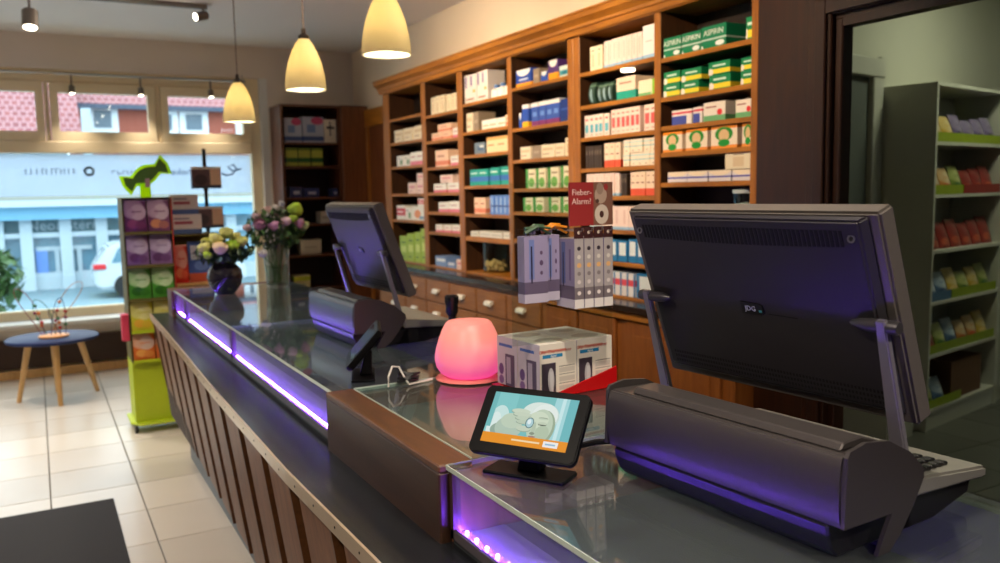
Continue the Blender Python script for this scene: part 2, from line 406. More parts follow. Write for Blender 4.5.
box('display_shelf', px_x(22), px_x(80), 27.95, 28.08, .02, .14, EXT_W, sh); box('poster', px_x(21), px_x(33), 27.96, 28.08, GZ+.5, .1, M('blue_poster', (110, 150, 220), .6, var=.2, scale=2), sh)
for px in (43, 50, 66): box('display_post', px_x(px)-.06, px_x(px)+.06, 27.95, 28.08, GZ+.5, .02, EXT_W, sh)
# red house behind
def pxh(px, y, Y=45.0):
    d = _f+(px-500)/FPX*RR-(y-281.5)/FPX*UU
    t = Y/d.y; return Vector((0, 0, CAMH))+d*t
ho = thing('brick_house', (5, 45, GZ), 'red brick house with tiled roof and white windows across the street', 'building')
BR = M('house_brick', (168, 92, 74), .85, var=.12, scale=8)
eave = pxh(120, 104).z
box('wall', pxh(72, 104).x, 30, 45.0, 52, GZ, eave, BR, ho)
RT = bpy.data.materials.new('roof_tiles'); RT.use_nodes = True; nt = RT.node_tree; b = nt.nodes['Principled BSDF']
bk = N(nt, 'ShaderNodeTexBrick'); tc = N(nt, 'ShaderNodeTexCoord'); nt.links.new(tc.outputs['Object'], bk.inputs['Vector'])
bk.inputs['Scale'].default_value = 1; bk.inputs['Brick Width'].default_value = .30; bk.inputs['Row Height'].default_value = .36; bk.inputs['Mortar Size'].default_value = .045
bk.inputs['Color1'].default_value = (*lin((150, 84, 84)), 1); bk.inputs['Color2'].default_value = (*lin((132, 72, 76)), 1); bk.inputs['Mortar'].default_value = (*lin((172, 128, 132)), 1)
nt.links.new(bk.outputs['Color'], b.inputs['Base Color']); b.inputs['Roughness'].default_value = .8
def roofslab(nm, x0, x1, y0, z0, y1, z1, par):
    g = G().add([(x0, y0, z0), (x1, y0, z0), (x1, y1, z1), (x0, y1, z1), (x0, y0, z0-.25), (x1, y0, z0-.25), (x1, y1, z1-.25), (x0, y1, z1-.25)], [(0,1,2,3),(7,6,5,4),(0,4,5,1),(1,5,6,2),(2,6,7,3),(3,7,4,0)])
    return g.build(nm, RT, par)
rx = pxh(72, 104).x
rf = roofslab('roof', rx-.4, 30, 44.5, eave-.05, 49.5, eave+3.6, ho)
box('gutter', rx-.4, 30, 44.3, 44.55, eave-.3, eave-.08, M('gutter', (70, 80, 100), .5), ho)
for (a, b_, t, bt) in ((88, 117, 106, 134), (163, 177, 110, 136), (180, 207, 110, 136), (236, 250, 112, 138)):
    p0, p1 = pxh(a, bt), pxh(b_, t)
    wv = box('window', p0.x, p1.x, 44.85, 45.05, p0.z, p1.z, M('house_window_white', (236, 240, 244), .6), ho)
    box('window_pane', p0.x+.3, p1.x-.3, 44.8, 44.9, p0.z+.3, p1.z-.25, M('house_glass', (96, 112, 126), .3, var=.2, scale=2), wv)
lh = thing('tiled_house', (-12, 40, GZ), 'neighbouring house with a long pink tiled roof, left of the brick house', 'building')
lx = pxh(80, 100, 40).x
box('wall', -50, lx-.6, 40.5, 47, GZ, pxh(30, 140, 40).z, EXT_W, lh)
roofslab('roof', -50, lx, 40, pxh(30, 145, 40).z, 46, pxh(30, 80, 46).z+1.0, lh)
box('verge_board', lx, lx+.35, 40, 40.4, GZ, pxh(80, 108, 40).z, EXT_W, lh)
# parked white car (rear quarter seen)
car = thing('car', (2.6, 25.2, GZ), 'white hatchback parked in front of the blue shopfront', 'car')
CW = M('car_paint', (196, 204, 210), .25, var=.02, coat=.6)
def cx(px): return px_x(px)*25/27.9
x0 = cx(79); prof = [(x0, GZ+.35), (x0-.02, GZ+.75), (x0+.08, GZ+.95), (x0+.35, GZ+1.38), (x0+.6, GZ+1.46), (x0+1.9, GZ+1.42), (x0+2.7, GZ+1.0), (x0+3.6, GZ+.88), (x0+3.9, GZ+.65), (x0+3.9, GZ+.3), (x0+.1, GZ+.25)]
G().prism(prof, 24.2, 25.9, 'y').build('body', CW, car, .06, 2, True)
CGL = M('car_glass', (90, 130, 150), .1)
G().prism([(x0+.42, GZ+.95), (x0+.6, GZ+1.33), (x0+1.8, GZ+1.32), (x0+2.3, GZ+1.0)], 24.17, 24.21, 'y').build('side_window', CGL, car)
box('tail_light', x0-.03, x0+.28, 24.15, 24.3, GZ+.78, GZ+.92, M('red_lens', (200, 30, 40), .3), car, .02)
for dx in (.75, 3.15):
    g = G().lathe([(0, 0), (.2, 0), (.31, .02), (.31, .2), (0, .2)], (0, 0, 0), 20); g.xf(Matrix.Translation((x0+dx, 24.35, GZ+.31)) @ Matrix.Rotation(PI/2, 4, 'X')); g.build('wheel', BLK, car)
# shrub left outside
def leafcloud(n, c, rx, ry, rz, size, seed):
    rnd = random.Random(seed); g = G()
    for _ in range(n):
        while True:
            p = Vector((rnd.uniform(-1, 1), rnd.uniform(-1, 1), rnd.uniform(-1, 1)))
            if p.length < 1: break
        q = Vector((c[0]+p.x*rx, c[1]+p.y*ry, c[2]+p.z*rz)); s = size*rnd.uniform(.6, 1.3)
        rot = Matrix.Rotation(rnd.uniform(0, 6.28), 4, 'Z') @ Matrix.Rotation(rnd.uniform(-1.2, 1.2), 4, 'X')
        vs = [q+(rot @ Vector(v))*s for v in ((0, -1, 0), (.45, -.1, .12), (0, 1, 0), (-.45, -.1, .12))]
        g.add(vs, [(0, 1, 2), (0, 2, 3)])
    return g
GRN = M('leaf_green', (62, 96, 44), .5, var=.35, scale=12)
tr = thing('shrub', (-.6, 14, GZ), 'green shrub outside at the left edge of the window', 'shrub')
leafcloud(500, (-.75, 14, .35), .55, .5, .55, .12, 3).build('foliage', GRN, tr)
G().tube([(-.75, 14, GZ), (-.72, 14, -.2), (-.76, 14, .3)], .05, 8, .03).build('stem', WDK, tr)
# ================================================================== WALL SHELVING
SX0, SX1 = 2.60, 2.84
BAYS = [(6.54, 5.888), (5.814, 5.272), (5.194, 4.569), (4.519, 3.898), (3.782, 3.162), (3.118, 2.548)]
ROWS = [[2.091, 1.899, 1.705, 1.485, 1.275], [2.059, 1.869, 1.676, 1.489, 1.346, 1.197], [2.085, 1.894, 1.739, 1.53, 1.339, 1.18],
        [2.114, 1.869, 1.678, 1.503, 1.362, 1.19], [2.108, 1.935, 1.766, 1.601, 1.454, 1.281, 1.116], [2.09, 1.91, 1.776, 1.654, 1.514, 1.34, 1.14]]
WTOP = .90; STOP = 2.325; BTOP = .94
WIN = wood('shelf_wood_shaded', (50, 28, 12), (78, 46, 22), (1, 1, 10), rough=.5); WINY = wood('shelf_wood_shaded_lengthwise', (56, 32, 14), (84, 50, 24), (1, 10, 1), rough=.5)  # darker copies of the shelf wood; shade inside the bays put into colour
DKB = wood('shelf_back_shaded', (24, 14, 9), (38, 22, 13), (1, 1, 10), rough=.6)  # shade deep in the compartments painted into the back
def shelving(nm, loc, label, bays, stiles):
    t = thing(nm, loc, label, 'shelf unit')
    y1, y0 = BAYS[bays[0]][0], BAYS[bays[-1]][1]
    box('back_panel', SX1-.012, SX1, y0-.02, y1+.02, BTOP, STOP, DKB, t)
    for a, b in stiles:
        u_ = box('upright', SX0+.008, SX1-.012, b, a, BTOP, STOP, WIN, t); box('lit_front', SX0, SX0+.0078, b, a, BTOP, STOP-.0125, WSH, u_, .002)  # front strip is the lit face; the same wood behind is painted shaded
    box('top_rail', SX0-.004, SX1-.012, y0, y1, STOP-.012, STOP, WSHY, t)
    for i in bays:
        L, R = BAYS[i]
        for z in ROWS[i]:
            th = .016 if (i in (2, 3) and z < 1.2) else .011
            s_ = box('shelf_board', SX0+.012, SX1-.012, R, L, z-th, z+th, WINY, t); box('lit_front', SX0+.004, SX0+.0118, R, L, z-th, z+th, WSHY, s_, .002)  # lit front of the board, its shaded rest painted darker
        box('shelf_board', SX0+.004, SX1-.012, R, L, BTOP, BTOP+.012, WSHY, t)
    return t
shelving('shelf_unit', (2.7, 5.25, BTOP), 'tall brown wooden shelving, four bays nearer the window', [0, 1, 2, 3], [(6.676, 6.54), (5.888, 5.814), (5.272, 5.194), (4.569, 4.519), (3.898, 3.842)])
shelving('shelf_unit', (2.7, 3.2, BTOP), 'tall brown wooden shelving, two bays behind the near cash register', [4, 5], [(3.84, 3.782), (3.162, 3.118), (2.548, 2.512)])
cn = thing('cornice', (2.7, 4.6, STOP), 'orange-brown moulded wooden cornice running along the top of the shelving', 'cornice')
CP = [(2.84, 2.325), (2.585, 2.325), (2.585, 2.345), (2.575, 2.350), (2.572, 2.365), (2.556, 2.378), (2.540, 2.388), (2.540, 2.412), (2.532, 2.414), (2.532, 2.425), (2.84, 2.425)]
G().prism(CP, 2.515, 6.72, 'y').build('moulding', WSHY, cn)
G().prism([(2.585, 2.318), (2.594, 2.318), (2.594, 2.325), (2.585, 2.325)], 2.515, 6.69, 'y').build('bead', WSHY, cn)
# base cabinets + worktop
tag(box('worktop', 2.455, 2.84, 2.515, 6.66, .905, .94, M('worktop_dark', (46, 34, 28), .2, var=.2, scale=14), None, .004), 'dark worktop along the shelving above the drawers', 'worktop')
WDR = wood('drawer_wood', (132, 84, 48), (166, 112, 66), (1, 8, 1))
dc = thing('drawer_cabinet', (2.65, 5.2, 0), 'brown apothecary drawer cabinet with white handles under the shelving', 'cabinet')
box('carcass', 2.50, 2.84, 3.99, 6.62, .06, .905, WDR, dc); box('plinth', 2.53, 2.84, 3.99, 6.62, 0, .06, WDK, dc)
HM = M('drawer_handle_white', (244, 240, 230), .25, var=.02)
hprof = [(-.0, .018), (-.016, .018), (-.027, .009), (-.031, -.010), (-.022, -.018), (-.016, -.008), (0, -.004)]
dwm = G().box(-.018, 0, -.192, .192, -.078, .078).mesh('drawer', bevel=.004); dwm.materials.append(WDR)
hm = G().prism(hprof, -.042, .042, 'y').mesh('handle', bevel=.002); hm.materials.append(HM)
for c in range(6):
    for r in range(5):
        yc = 4.22+c*.40; zc = .795-r*.165
        d = bpy.data.objects.new('drawer', dwm); COL.objects.link(d); d.parent = dc; d.location = Vector((2.499, yc, zc))-org(dc)
        h = bpy.data.objects.new('handle', hm); COL.objects.link(h); h.parent = d; h.location = (-.018, 0, 0)
bc = thing('base_cupboard', (2.65, 3.25, 0), 'orange-brown panelled base cupboard behind the near cash register', 'cabinet')
WPN = wood('cupboard_wood', (126, 70, 26), (160, 96, 42), (1, 1, 9))
box('carcass', 2.50, 2.84, 2.515, 3.985, .06, .905, WPN, bc); box('plinth', 2.53, 2.84, 2.515, 3.985, 0, .06, WDK, bc)
for a, b in ((3.66, 3.97), (3.32, 3.64), (2.59, 3.24), ):
    d = box('door', 2.484, 2.499, a, b, .09, .86, WPN, bc, .003)
    box('door_panel', 2.478, 2.485, a+.06, b-.06, .15, .80, WPN, d, .004)
box('top_rail', 2.470, 2.50, 2.515, 3.985, .868, .902, WSHY, bc, .003)

# ---- goods on the shelves.  kinds: (desc, base, shapes)
CRE = (232, 218, 190); PNK = (236, 206, 196); WHT = (234, 230, 222)
KIND = {
 'cream': ('cream medicine box', CRE, [('r', .1, .9, .55, .75, (214, 190, 150)), ('r', .1, .6, .25, .32, (170, 140, 110))]),
 'pinkwhite': ('white and pink medicine box', WHT, [('r', 0, 1, 0, .3, (222, 120, 140)), ('r', .1, .7, .6, .68, (180, 110, 120))]),
 'whitegreen': ('white and green medicine box', WHT, [('r', .55, .9, .15, .6, (110, 150, 110)), ('r', .1, .6, .7, .78, (150, 150, 150))]),
 'pink': ('pale pink medicine box', PNK, [('r', .15, .85, .5, .7, (214, 140, 150)), ('r', .15, .6, .2, .27, (160, 110, 110))]),
 'redwhite': ('red and white medicine box', WHT, [('r', 0, 1, .3, .8, (206, 60, 78)), ('r', .1, .8, .5, .6, (250, 240, 236))]),
 'paleorange': ('white box with an orange spot', WHT, [('e', .45, .45, .25, .3, (232, 150, 100)), ('r', .6, .95, .1, .3, (120, 160, 190))]),
 'lime': ('lime green medicine box', (164, 192, 66), [('r', .15, .85, .35, .6, (206, 222, 120)), ('r', .2, .8, .72, .78, (90, 130, 40)), ('r', .2, .6, .15, .2, (90, 130, 40))]),
 'creamslim': ('slim cream medicine box', (236, 222, 192), [('r', .3, .7, .15, .7, (220, 196, 160)), ('r', .3, .7, .8, .86, (160, 130, 100))]),
 'peach': ('peach coloured medicine box', (240, 200, 170), [('r', 0, 1, .1, .35, (226, 130, 96)), ('r', .15, .7, .6, .68, (170, 90, 70))]),
 'bluebox': ('blue and white medicine box', (120, 150, 200), [('r', .1, .9, .5, .8, (230, 234, 240))]),
 'carton': ('large white carton with purple stripes', (230, 220, 214), [('r', .05, .2, .55, .95, (120, 100, 150)), ('r', .5, .65, .6, .95, (130, 110, 160)), ('r', .1, .8, .1, .16, (160, 110, 90)), ('r', .7, .9, .35, .45, (190, 170, 60))]),
 'browngrey': ('grey-brown medicine box', (150, 132, 112), [('r', .2, .8, .4, .6, (176, 158, 136))]),
 'lowwhite': ('low white medicine box', WHT, [('r', .1, .9, .3, .5, (200, 180, 150))]),
 'greyblue': ('grey-blue medicine box', (110, 126, 140), [('r', .3, .9, .3, .7, (70, 96, 130)), ('r', .5, .9, .55, .75, (210, 214, 214))]),
 'orangecream': ('cream and orange medicine box', (238, 210, 166), [('r', 0, 1, .8, 1, (226, 170, 100)), ('r', .1, .7, .45, .53, (180, 120, 70))]),
 'teal': ('teal and blue medicine box', (34, 156, 140), [('r', 0, 1, .25, .55, (60, 110, 190)), ('r', .1, .8, .72, .8, (214, 236, 230))]),
 'bluestripe': ('slim blue striped medicine box', (90, 130, 205), [('r', .35, .65, .1, .9, (170, 196, 232)), ('r', 0, 1, .4, .48, (40, 70, 150))]),
 'flatwhite': ('flat white pack', (216, 212, 204), [('r', .1, .9, .4, .6, (180, 180, 176))]),
 'bluewing': ('blue and white box with orange base', (30, 70, 170), [('e', .5, .95, .45, .35, (240, 240, 240)), ('r', 0, 1, 0, .2, (240, 160, 30)), ('r', .2, .8, .35, .45, (230, 236, 244))]),
 'bluesmall': ('small blue and white box', (40, 80, 180), [('e', .5, .95, .45, .4, (240, 240, 240))]),
 'purpor': ('purple and orange box', (84, 50, 120), [('r', 0, 1, 0, .35, (244, 160, 20)), ('e', .5, .92, .4, .28, (240, 236, 230))]),
 'tealwhite': ('white and teal box', (210, 224, 218), [('r', 0, 1, .2, .6, (70, 160, 170)), ('e', .5, .4, .25, .2, (20, 110, 130))]),
 'bluetall': ('tall slim blue box with white top', (52, 88, 180), [('r', 0, 1, .82, 1, (240, 238, 236)), ('r', 0, 1, .0, .2, (130, 50, 110)), ('r', .2, .8, .4, .6, (110, 150, 220))]),
 'blueyel': ('tall slim blue box with yellow base', (40, 80, 180), [('r', 0, 1, .82, 1, (240, 238, 236)), ('r', 0, 1, 0, .25, (244, 180, 20))]),
 'darkblue': ('dark blue medicine box', (30, 56, 130), [('r', .1, .9, .5, .6, (60, 90, 170))]),
 'greencream': ('cream and leaf green medicine box', (234, 222, 192), [('r', .0, .28, 0, 1, (70, 150, 60)), ('e', .6, .3, .3, .25, (110, 170, 70)), ('r', .35, .9, .7, .78, (150, 130, 90))]),
 'slimpink': ('slim pale pink medicine box', (240, 214, 204), [('r', 0, 1, 0, .12, (150, 190, 220)), ('r', .35, .6, .25, .85, (226, 190, 180))]),
 'whiteblue': ('tall white box with blue base', (240, 232, 228), [('r', 0, 1, 0, .12, (150, 190, 220)), ('r', .2, .8, .5, .54, (200, 190, 190))]),
 'bag': ('dark green foil bag', (48, 74, 62), [('e', .5, .4, .18, .32, (150, 180, 190)), ('r', 0, 1, .8, .88, (110, 140, 120))]),
 'peachteal': ('peach box with teal base', (240, 214, 190), [('r', 0, 1, 0, .38, (30, 160, 140)), ('r', .15, .8, .7, .78, (170, 130, 110))]),
 'creamgreen': ('cream box with green edge', (236, 226, 196), [('r', .75, 1, 0, 1, (140, 200, 60)), ('r', 0, .7, 0, .2, (110, 180, 120))]),
 'wteal': ('slim white box with teal label', (240, 222, 212), [('r', .15, .85, .2, .58, (90, 176, 196)), ('r', .2, .8, .75, .85, (216, 110, 110)), ('r', .2, .8, .08, .13, (170, 150, 150))]),
 'wred': ('slim white box with red label', (242, 216, 204), [('r', .15, .85, .28, .68, (226, 92, 92)), ('r', .2, .8, .8, .86, (190, 120, 110)), ('r', .2, .8, .1, .14, (190, 150, 140))]),
 'book': ('dark brown folder', (60, 46, 36), [('r', .2, .8, .6, .8, (110, 96, 80))]),
 'creamred': ('cream box with red base', (240, 214, 188), [('r', 0, 1, 0, .3, (226, 90, 60)), ('r', .2, .8, .52, .57, (150, 90, 70)), ('r', .3, .7, .8, .85, (190, 140, 110))]),
 'creamteal': ('cream box with pale teal stripe', (238, 222, 200), [('r', 0, 1, .45, .52, (120, 190, 200)), ('r', 0, 1, .75, .85, (180, 210, 210)), ('r', .4, .6, .12, .2, (120, 100, 90))]),
 'green': ('green painkiller box', (14, 128, 84), [('r', 0, 1, .36, .44, (190, 214, 200)), ('e', .75, .18, .18, .12, (236, 240, 236)), ('e', .03, .05, .05, .12, (250, 250, 240))]),
 'greenyel': ('green and yellow painkiller box', (14, 132, 80), [('r', 0, 1, .08, .42, (246, 220, 50)), ('e', .1, .22, .12, .28, (240, 232, 220)), ('r', .2, .8, .62, .76, (210, 236, 220))]),
 'bluered': ('blue, red and white box', (236, 228, 222), [('r', 0, .75, 0, .6, (72, 84, 170)), ('r', 0, 1, .72, .86, (220, 60, 80))]),
 'wgr': ('white box with green base and red dot', (238, 226, 212), [('r', 0, 1, 0, .3, (110, 176, 120)), ('e', .75, .45, .12, .16, (226, 50, 50)), ('r', .1, .6, .7, .78, (170, 110, 100))]),
 'orangefig': ('orange topped box with green plant picture', (244, 226, 204), [('r', 0, 1, .85, 1, (240, 140, 20)), ('r', 0, 1, 0, .14, (240, 150, 60)), ('e', .5, .62, .34, .3, (40, 140, 40)), ('e', .5, .56, .2, .26, (226, 190, 140)), ('e', .5, .24, .22, .16, (30, 150, 50))]),
 'bluetray': ('low white and violet box', (226, 218, 222), [('e', .5, 1.0, .5, .5, (240, 220, 196)), ('r', 0, 1, .35, .5, (96, 96, 180)), ('e', .5, 1.05, .46, .48, (244, 226, 200))]),
 'bw': ('white bottle-shaped pack with blue cap', (236, 232, 226), [('r', 0, 1, .75, 1, (70, 110, 170))]),
 'blueshop': ('blue and white carton', (40, 120, 180), [('r', .15, .85, .3, .9, (226, 234, 240))]),
 'redblue': ('red and white slim box with blue side', (226, 226, 232), [('r', 0, 1, .45, .72, (226, 80, 96)), ('r', .8, 1, 0, 1, (50, 120, 180))]),
}
KM = {}
def kmat(k):
    if k not in KM: KM[k] = printmat('print_'+k, KIND[k][1], KIND[k][2], rough=.42)
    return KM[k]
def goods(bay, row, items, zbase=None):
    """items: (u0,u1,h,kind,n[,stack_from_h][,depth])"""
    L, R = BAYS[bay]; W = L-R
    z = (ROWS[bay][row]+(.016 if (bay in (2, 3) and ROWS[bay][row] < 1.2) else .011)) if row < len(ROWS[bay]) else BTOP+.012
    cnt = {}; flat = []
    for it in items:
        u0, u1, h, k, n = it[:5]; lift = it[5] if len(it) > 5 else 0; dep = it[6] if len(it) > 6 else .13
        for i in range(n):
            a = u0+(u1-u0)*i/n; b = u0+(u1-u0)*(i+1)/n
            flat.append((a, b, h, k, lift, dep))
    for f in flat: cnt[(f[3], f[4] > 0)] = cnt.get((f[3], f[4] > 0), 0)+1
    seen = {}
    rown = 'compartment' if row < len(ROWS[bay]) else 'compartment'
    for j, (a, b, h, k, lift, dep) in enumerate(flat):
        key = (k, lift > 0); seen[key] = seen.get(key, 0)+1
        d = KIND[k][0]
        where = '%s shelf of %s bay' % (ORD[row] if row < len(ROWS[bay]) else 'bottom', ORD[bay])
        up = ' on top' if lift else ''
        lab = (d+up+', '+where) if cnt[key] == 1 else '%s%s, %s of %d, %s' % (d, up, ORD[seen[key]-1], cnt[key], where)
        y1, y0 = L-a*W-.0015, L-b*W+.0015
        xf = SX0+.014+random.uniform(0, .008)
        zz = z+lift
        if k == 'bag':
            g = G(); nseg = 6
            for q in range(nseg+1):
                t = q/nseg; th = .004+.022*math.sin(PI*min(1, t*1.02))**.6
                zt = zz+h*t; g.v += [Vector((xf+.026-th, y0, zt)), Vector((xf+.026-th*1.2, (y0+y1)/2, zt)), Vector((xf+.026-th, y1, zt)), Vector((xf+.03+th, y1, zt)), Vector((xf+.03+th, y0, zt))]
            for q in range(nseg):
                for e in range(5): g.f.append([q*5+e, q*5+(e+1) % 5, (q+1)*5+(e+1) % 5, (q+1)*5+e])
            g.f.append([0, 1, 2, 3, 4]); g.f.append([nseg*5+e for e in range(5)])
            o = g.build('foil_bag', kmat(k))
            tag(o, lab, 'bag', 'goods on the wall shelving')
        elif k == 'bw':
            yc = (y0+y1)/2; rr = (y1-y0)/2-.001
            o = G().lathe([(rr*.9, 0), (rr, .004), (rr, h*.62), (rr*.5, h*.74), (rr*.5, h*.98), (rr*.45, h)], (xf+rr, yc, zz), 14).build('bottle', kmat(k), smooth=True)
            tag(o, lab.replace('bottle-shaped pack', 'plastic bottle'), 'bottle', 'goods on the wall shelving')
        else:
            o = G().box(xf, xf+dep, y0, y1, zz, zz+h).build('folder' if k == 'book' else 'medicine_box', kmat(k), None, .0012)
            tag(o, lab, 'folder' if k == 'book' else 'box', 'goods on the wall shelving')
            if k == 'green':
                text('ASPIRIN', .034, M('print_white', (244, 244, 236), .5), frame((xf-.0006, (y0+y1)/2, zz+h*.70), (0, -1, 0), (0, 0, 1)), o, extrude=.0003)
# bay 1
goods(0, 1, [(.10, .37, .097, 'cream', 1), (.41, .66, .1, 'cream', 1), (.70, .97, .105, 'cream', 1)])
goods(0, 2, [(.16, .56, .085, 'whitegreen', 2), (.58, .98, .1, 'pinkwhite', 2)])
goods(0, 3, [(.48, .72, .085, 'pink', 1), (.76, .97, .09, 'pink', 1), (.76, .97, .065, 'pink', 1, .091)])
goods(0, 4, [(.1, .37, .115, 'redwhite', 1), (.38, .57, .1, 'whitegreen', 1), (.58, .96, .11, 'paleorange', 1), (.76, .97, .06, 'redwhite', 1, .111)])
goods(0, 5, [(.17, .41, .2, 'lime', 1), (.41, .62, .225, 'lime', 1), (.63, .81, .24, 'lime', 1), (.81, .99, .27, 'lime', 1)])
# bay 2
goods(1, 0, [(.13, .26, .125, 'creamslim', 1), (.28, .41, .128, 'creamslim', 1), (.43, .55, .128, 'creamslim', 1), (.64, .98, .12, 'creamslim', 3)])
goods(1, 1, [(.14, .46, .055, 'peach', 1), (.34, .76, .055, 'peach', 1, .056, .10), (.48, .76, .055, 'peach', 1), (.78, .99, .07, 'pinkwhite', 1)])
goods(1, 2, [(.24, .64, .12, 'peach', 1), (.70, .99, .07, 'pinkwhite', 1)])
goods(1, 3, [(.14, .54, .065, 'pinkwhite', 1), (.60, .95, .068, 'pinkwhite', 1), (.36, .74, .058, 'pink', 1, .069)])
goods(1, 4, [(.3, .62, .072, 'pinkwhite', 1), (.63, .96, .078, 'pinkwhite', 1)])
goods(1, 5, [(.18, .4, .055, 'pinkwhite', 1), (.44, .66, .055, 'pinkwhite', 1), (.7, .97, .058, 'pinkwhite', 1)])
goods(1, 6, [(.14, .5, .075, 'bluebox', 1), (.52, .76, .045, 'bluebox', 1), (.8, .99, .07, 'pink', 1)])
# bay 3
goods(2, 0, [(.02, .3, .185, 'carton', 1), (.3, .54, .19, 'carton', 1), (.57, .70, .085, 'bw', 1), (.71, .84, .088, 'bw', 1), (.85, .98, .09, 'bw', 1)])
goods(2, 1, [(.04, .19, .125, 'cream', 1), (.2, .32, .125, 'browngrey', 1), (.39, .9, .06, 'lowwhite', 3), (.91, 1.0, .07, 'peach', 1)])
goods(2, 2, [(.22, .46, .075, 'greyblue', 1), (.49, .95, .1, 'orangecream', 2)])
goods(2, 3, [(.1, .53, .108, 'teal', 2), (.55, .76, .112, 'teal', 1), (.78, 1.0, .115, 'teal', 1)])
goods(2, 4, [(.18, .44, .11, 'peach', 2), (.55, 1.0, .125, 'bluestripe', 5)])
goods(2, 5, [(.07, .26, .036, 'flatwhite', 1), (.28, .8, .038, 'flatwhite', 2), (.81, 1.0, .042, 'flatwhite', 1)])
# bay 4
goods(3, 0, [(.06, .35, .098, 'bluewing', 1), (.37, .48, .085, 'browngrey', 1), (.51, .62, .058, 'bluesmall', 1), (.63, .80, .108, 'purpor', 1), (.82, .99, .062, 'tealwhite', 1)])
goods(3, 1, [(.10, .15, .09, 'bluesmall', 1), (.16, .28, .135, 'blueyel', 1), (.33, .45, .135, 'bluetall', 1), (.48, .83, .135, 'bluetall', 3), (.84, .99, .125, 'darkblue', 1)])
goods(3, 2, [(.12, .32, .075, 'cream', 1), (.33, .49, .075, 'browngrey', 1), (.51, .74, .075, 'cream', 1), (.75, .9, .075, 'cream', 1), (.91, 1.0, .1, 'creamslim', 1)])
goods(3, 3, [(.2, .38, .115, 'greencream', 1), (.41, .58, .116, 'greencream', 1), (.61, .8, .118, 'greencream', 1), (.83, 1.0, .12, 'greencream', 1)])
goods(3, 4, [(.14, .32, .085, 'greencream', 1), (.33, .53, .086, 'greencream', 1), (.61, .8, .086, 'greencream', 1), (.83, 1.0, .088, 'greencream', 1)])
# bay 5
goods(4, 0, [(.12, .30, .125, 'creamslim', 2), (.31, .82, .135, 'slimpink', 8), (.83, .975, .155, 'whiteblue', 1)])
goods(4, 1, [(.10, .19, .115, 'bag', 1), (.22, .43, .105, 'bag', 3), (.48, .73, .11, 'peachteal', 1), (.77, .995, .075, 'creamgreen', 1)])
goods(4, 2, [(.03, .38, .115, 'wteal', 5), (.41, .80, .125, 'wred', 6), (.84, 1.0, .125, 'wred', 2)])
goods(4, 3, [(.05, .29, .118, 'book', 6), (.32, .54, .125, 'creamred', 3), (.58, 1.0, .065, 'creamteal', 5), (.58, 1.0, .065, 'creamteal', 5, .066)])
goods(4, 4, [(.05, .52, .118, 'slimpink', 7), (.55, .63, .11, 'book', 2), (.66, 1.0, .118, 'creamred', 5)])
goods(4, 5, [(.10, .98, .12, 'slimpink', 8)])
goods(4, 6, [(.36, .62, .11, 'blueshop', 2), (.64, .98, .12, 'blueshop', 3)])
goods(4, 7, [(.36, .72, .12, 'redblue', 4), (.74, .98, .125, 'blueshop', 1)])
# bay 6
goods(5, 0, [(.01, .22, .088, 'green', 1), (.225, .445, .09, 'green', 1), (.45, .72, .094, 'green', 1), (.92, 1.0, .09, 'greenyel', 1)])
goods(5, 1, [(.01, .21, .058, 'greenyel', 1), (.01, .21, .055, 'greenyel', 1, .059), (.22, .43, .055, 'greenyel', 1), (.22, .45, .055, 'greenyel', 1, .056), (.53, .76, .062, 'greenyel', 1), (.53, .76, .055, 'greenyel', 1, .063), (.86, 1.0, .058, 'greenyel', 1), (.86, 1.0, .052, 'greenyel', 1, .059)])
goods(5, 2, [(.1, .34, .068, 'bluered', 1), (.36, .47, .07, 'bluered', 1), (.48, .72, .082, 'wgr', 1), (.82, 1.0, .075, 'wgr', 1)])
goods(5, 3, [(.0, .24, .094, 'orangefig', 1), (.28, .53, .097, 'orangefig', 1), (.56, .84, .1, 'orangefig', 1), (.88, 1.0, .1, 'orangefig', 1)])
goods(5, 4, [(.05, .29, .048, 'bluetray', 1), (.295, .53, .048, 'bluetray', 1), (.535, .78, .048, 'bluetray', 1), (.785, 1.0, .048, 'bluetray', 1), (.72, 1.0, .075, 'creamslim', 1, .049, .08)])
goods(5, 6, [(.05, .9, .12, 'wteal', 7)])
L6, R6 = BAYS[5]
jr = thing('glass_jar', (2.68, 2.62, ROWS[5][5]+.012), 'clear lidded glass jar just above the near cash register screen', 'jar')
z0 = ROWS[5][5]+.0115
G().lathe([(.058, 0), (.06, .01), (.06, .12), (.055, .12), (.055, .012), (0, .012)], (2.68, 2.64, z0), 20, cap=False).build('body', GLASS, jr, smooth=True)
G().lathe([(0, .013), (.052, .013), (.052, .075), (0, .08)], (2.68, 2.64, z0), 16).build('contents', M('cotton', (226, 232, 236), .8), jr, smooth=True)
G().lathe([(.062, .1205), (.062, .135), (.02, .14), (0, .14)], (2.68, 2.64, z0), 20).build('lid', M('jar_lid', (190, 200, 204), .3), jr, smooth=True)
jr = thing('herb_jar', (2.70, 5.03, BTOP+.013), 'large round glass jar of dried herbs in the third bay niche', 'jar')
z0 = BTOP+.0125
G().lathe([(.085, 0), (.088, .01), (.088, .2), (.082, .2), (.082, .012), (0, .012)], (2.72, 4.98, z0), 24, cap=False).build('body', GLASS, jr, smooth=True)
g = G()
rnd = random.Random(5)
for i in range(60):
    a = rnd.uniform(0, 6.28); r = .07*math.sqrt(rnd.random()); g.ball((2.72+r*math.cos(a), 4.98+r*math.sin(a), z0+.02+rnd.uniform(0, .055)), rnd.uniform(.008, .016), None, None, 6, 4)
hb = g.build('dried_herbs', M('dried_herbs', (190, 160, 110), .8, var=.3, scale=60), jr); hb['kind'] = 'stuff'
G().lathe([(.09, .2005), (.09, .212), (.025, .216), (0, .216)], (2.72, 4.98, z0), 24).build('lid', GLASS, jr, smooth=True)
